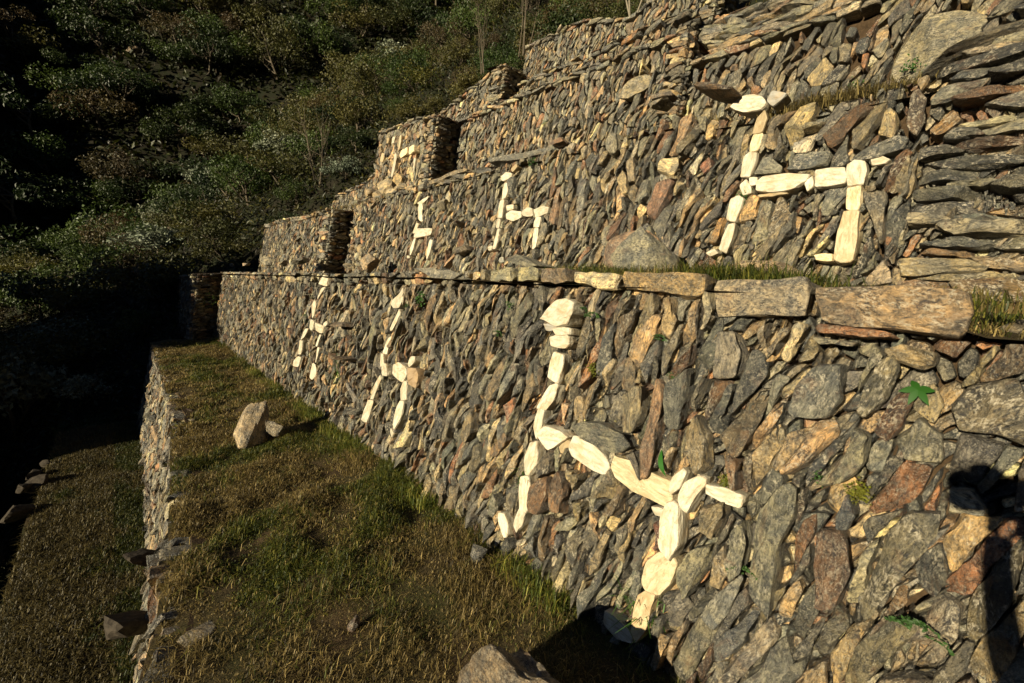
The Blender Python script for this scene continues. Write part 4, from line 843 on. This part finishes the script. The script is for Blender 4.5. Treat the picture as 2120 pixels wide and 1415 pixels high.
# unseen trees added left of the view to shade the hollow at the left
DENSE = crown_mesh('crown', 60, 14000, 1.0, .26, (.02, .035, .01), (.03, .045, .012), 97, M_LEAF)
for i, (x, y, hgt) in enumerate([(-6.5, 12.9, 15.5), (-6.2, 14.2, 15.5), (-7, 15.8, 15), (-6.5, 17.2, 14), (-7, 18.8, 13), (-7.4, 20.4, 12), (-8.4, 22.2, 11)]):
    z = float(hill(np.array([x]), np.array([y]))[0]); root = empty('shade_tree', (x, y, z), i); tag(root, ['nearest', 'second nearest', 'third nearest', 'middle', 'third farthest', 'second farthest', 'farthest'][i]+' shade tree added out of view, down the slope left of the terraces', 'tree', 'added shade trees below the terraces')
    a = bpy.data.objects.new('crown', DENSE); a.parent = root; a.location = (0, 0, hgt*.5); a.scale = (2.1, 2.1, hgt*.38); C.objects.link(a)
    b = bpy.data.objects.new('trunk', KIND[10][2]); b.parent = root; b.scale = (3, 3, hgt*.9); C.objects.link(b)
# thin bare tree left of the tower, pale stems at the skyline
def bare(px, py, X, h, seed, label, mat, lean=(0, 0), n=3, rad=.03):
    P = on_x(px, py, X); mb = MB(); rs = np.random.default_rng(seed)
    for k in range(n):
        p = np.array([rs.normal(0, .08), rs.normal(0, .08), -.3]); d = np.array([rs.normal(0, .12)+lean[0], rs.normal(0, .12)+lean[1], 1.]); pts = [p]
        for q in range(8):
            d = d+rs.normal(0, .06, 3); d /= np.linalg.norm(d); pts.append(pts[-1]+d*h/8)
            if q > 2:
                for _ in range(3):
                    e = d+rs.normal(0, .55, 3); e /= np.linalg.norm(e); l2 = h*rs.uniform(.12, .3); tw = [pts[-1], pts[-1]+e*l2*.5, pts[-1]+e*l2+np.array([0, 0, l2*.15])]; tube(mb, tw, [rad*.35, rad*.25, rad*.1], n=4)
        tube(mb, pts, np.linspace(rad, rad*.35, 9))
    o = empty('bare_tree', tuple(P)); tag(o, label, 'tree'); t = mb.build('trunk', mat, o); return o
bare(655, 425, 4.9, 2.6, 1, 'slender pale bare tree rising behind the low left wall', M_BARK, n=3, rad=.026)
bare(1318, 40, 7.4, 2.2, 2, 'pale straight stems at the top centre skyline', M_PALEBARK, n=4, rad=.018); bare(1398, 18, 7.2, 1.8, 3, 'two pale stems right of the skyline stems', M_PALEBARK, n=2, rad=.02); bare(1085, 90, 8, 2.0, 4, 'twiggy bare bush behind the skyline wall', M_BARK, n=5, rad=.012)
bare(1000, 130, 8.4, 1.6, 5, 'bare twiggy shrub left of the skyline wall', M_BARK, n=5, rad=.01)
# undergrowth between the shrubs
mb = MB(); n = 90000; x = rs.uniform(-8, 30, n); y = 12.9+rs.random(n)**1.3*18; P = np.column_stack([x, y, hill(x, y)+rs.uniform(0, .35, n)])
c = GC[rs.choice([2, 3, 4, 5, 3], n)]*.45*rs.uniform(.6, 1.2, (n, 1)); leaves(mb, P, .16, c, rs, .35, up=np.array([0, 0, .6]))
n = 30000; x = rs.uniform(6.9, 18, n); y = rs.uniform(-2, 13.5, n); P = np.column_stack([x, y, hill(x, y)+.3*0+rs.uniform(0, .3, n)]); leaves(mb, P, .1, GC[rs.choice([0, 1, 4, 5, 1], n)]*.6*rs.uniform(.6, 1.2, (n, 1)), rs, .2, up=np.array([0, 0, .2]))
n = 110000; x = rs.uniform(-30, 75, n); y = rs.uniform(36, 105, n); P = np.column_stack([x, y, hill(x, y)+rs.uniform(0, .8, n)]); leaves(mb, P, .6, GC[rs.choice([2, 3, 3, 5], n)]*.4*rs.uniform(.6, 1.2, (n, 1)), rs, .5, up=np.array([0, 0, .6]))
o = mb.build('undergrowth', M_LEAF); tag(o, 'low leafy undergrowth covering the hillside', 'undergrowth', kind='stuff')
for i, (px, py, s) in enumerate([(278, 112, (3.2, 3.6, 4.6)), (258, 180, (1.4, 1.8, 3.6))]):
    d = ray(px, py); t = 40.0
    while (CAM+d*t)[2] > float(hill(np.array([(CAM+d*t)[0]]), np.array([(CAM+d*t)[1]]))[0]) and t < 200: t += .5
    P = CAM+d*(t+.6); add_rock('cliff_rock', tuple(P), tuple(v*.8 for v in s), (10, 10, 20), 700+i, (.26, .19, .13), ['bare pinkish cliff showing among far trees', 'narrow pale cliff strip below the pink one'][i], 'cliff', sub=4, box=.2, amp=.2, taper=.3)

# ------------------------------------------------------------------ the photographer (only the shadow shows)
def person():
    r = empty('person', (-.04, -.32, 0), R(-10)); tag(r, 'photographer in outdoor clothes and brimmed hat holding up a camera', 'person')
    def skin(name, V, E, rad, mat, root=0, sub=1):
        me = bpy.data.meshes.new(name); me.from_pydata(V, E, []); o = bpy.data.objects.new(name, me); C.objects.link(o); o.parent = r
        m = o.modifiers.new('skin', 'SKIN'); 
        for i, v in enumerate(me.skin_vertices[0].data): v.radius = rad[i] if isinstance(rad[i], tuple) else (rad[i], rad[i]); v.use_root = (i == root)
        m.use_smooth_shade = True; s = o.modifiers.new('sub', 'SUBSURF'); s.levels = s.render_levels = sub+1; me.materials.append(mat); return o
    V = [(0, 0, .95), (0, 0, 1.12), (0, 0, 1.32), (0, .0, 1.45), (0, .02, 1.52), (0, .03, 1.62), (0, .02, 1.70),
         (.10, 0, .88), (.12, .02, .48), (.13, -.02, .08), (.14, .10, .03), (-.10, 0, .88), (-.12, .02, .48), (-.13, -.02, .08), (-.14, .10, .03),
         (.17, 0, 1.40), (.27, .05, 1.20), (.12, .17, 1.50), (.08, .18, 1.58), (-.17, 0, 1.40), (-.25, .08, 1.20), (-.10, .18, 1.48), (-.07, .19, 1.55)]
    E = [(0, 1), (1, 2), (2, 3), (3, 4), (4, 5), (5, 6), (0, 7), (7, 8), (8, 9), (9, 10), (0, 11), (11, 12), (12, 13), (13, 14), (3, 15), (15, 16), (16, 17), (17, 18), (3, 19), (19, 20), (20, 21), (21, 22)]
    rad = [(.15, .11), (.14, .10), (.16, .11), (.12, .09), .055, (.075, .09), (.07, .085), .085, .058, .045, .04, .085, .058, .045, .04, .06, .045, .032, (.035, .02), .06, .045, .032, (.035, .02)]
    skin('body', V, E, rad, plain('jacket', (.05, .06, .08), .8))
    sk = plain('skin', (.45, .28, .2), .6)
    for s in (1, -1):
        for k in range(5):
            z = 1.60-.016*k; x0 = .075*s; pts = [(x0, .185, z), (x0*.85, .215, z+.004), (x0*.5, .225-.004*k, z), (x0*.3, .215, z-.003)] if k < 4 else [(x0, .17, 1.55), (x0*.7, .165, 1.56), (x0*.4, .17, 1.575)]
            skin('finger', pts, [(i, i+1) for i in range(len(pts)-1)], [.010, .009, .008, .007][:len(pts)], sk)
    mb = MB(); n = 24; pr = [(.0, 1.80), (.07, 1.79), (.095, 1.74), (.10, 1.69), (.17, 1.675), (.172, 1.668), (.10, 1.68)]; Vv = [(rr*math.cos(2*math.pi*k/n), .02+rr*1.1*math.sin(2*math.pi*k/n), z) for rr, z in pr for k in range(n)]
    mb.add(Vv, [(i*n+k, i*n+(k+1) % n, (i+1)*n+(k+1) % n, (i+1)*n+k) for i in range(len(pr)-1) for k in range(n)]); mb.build('hat', plain('felt', (.2, .15, .1), .9), r, True)
    return r
pr_ = person()
mbp = empty('hand_camera', (-.045, -.052, EYE), R(-YAW)); tag(mbp, 'black camera held by the photographer', 'camera')
def boxo(name, d, loc, parent, mat, bev=.006):
    bm = bmesh.new(); bmesh.ops.create_cube(bm, size=1); bmesh.ops.scale(bm, vec=d, verts=bm.verts); bmesh.ops.bevel(bm, geom=bm.edges[:], offset=bev, segments=2, affect='EDGES')
    me = bpy.data.meshes.new(name); bm.to_mesh(me); bm.free(); o = bpy.data.objects.new(name, me); C.objects.link(o); o.parent = parent; o.location = loc; me.materials.append(mat); return o
BK = plain('black_plastic', (.02, .02, .02), .4)
boxo('camera_body', (.14, .06, .095), (0, -.03, 0), mbp, BK); boxo('viewfinder', (.05, .05, .03), (0, -.03, .058), mbp, BK)
mb = MB(); n = 24; pr = [(.0, -.01), (.036, -.01), (.038, .0), (.036, .035), (.030, .037), (.0, .03)]; Vv = [(rr*math.cos(2*math.pi*k/n), yy, rr*math.sin(2*math.pi*k/n)) for rr, yy in pr for k in range(n)]
mb.add(Vv, [(i*n+k, i*n+(k+1) % n, (i+1)*n+(k+1) % n, (i+1)*n+k) for i in range(len(pr)-1) for k in range(n)]); mb.build('lens_barrel', BK, mbp, True)

# every repeated label says which one it is, counted from the left of the view
from collections import defaultdict
dd = defaultdict(list)
for o in C.objects:
    if o.parent is None and o.get('label') and o.name.split('.')[0] in ('shrub', 'tree'):
        v = visible(o.location.x, o.location.y, o.location.z+1, 300)
        if v: dd[o['label']].append((v[0], o))
W_ = ['one', 'two', 'three', 'four', 'five', 'six', 'seven', 'eight', 'nine']; OR_ = ['leftmost', 'second from left', 'third from left', 'fourth from left', 'fifth from left', 'sixth from left', 'seventh from left', 'eighth from left']
for lb, lst in dd.items():
    if 1 < len(lst) < 9:
        lst.sort(key=lambda a: a[0])
        for i, (_, o) in enumerate(lst):
            o['label'] = ('rightmost' if i == len(lst)-1 else OR_[i])+' '+lb
            if len(o['label'].split()) > 16: o['label'] = o['label'].replace('in the middle height', 'mid height').replace('near the top edge', 'at the top').replace('mid-sized ', '')
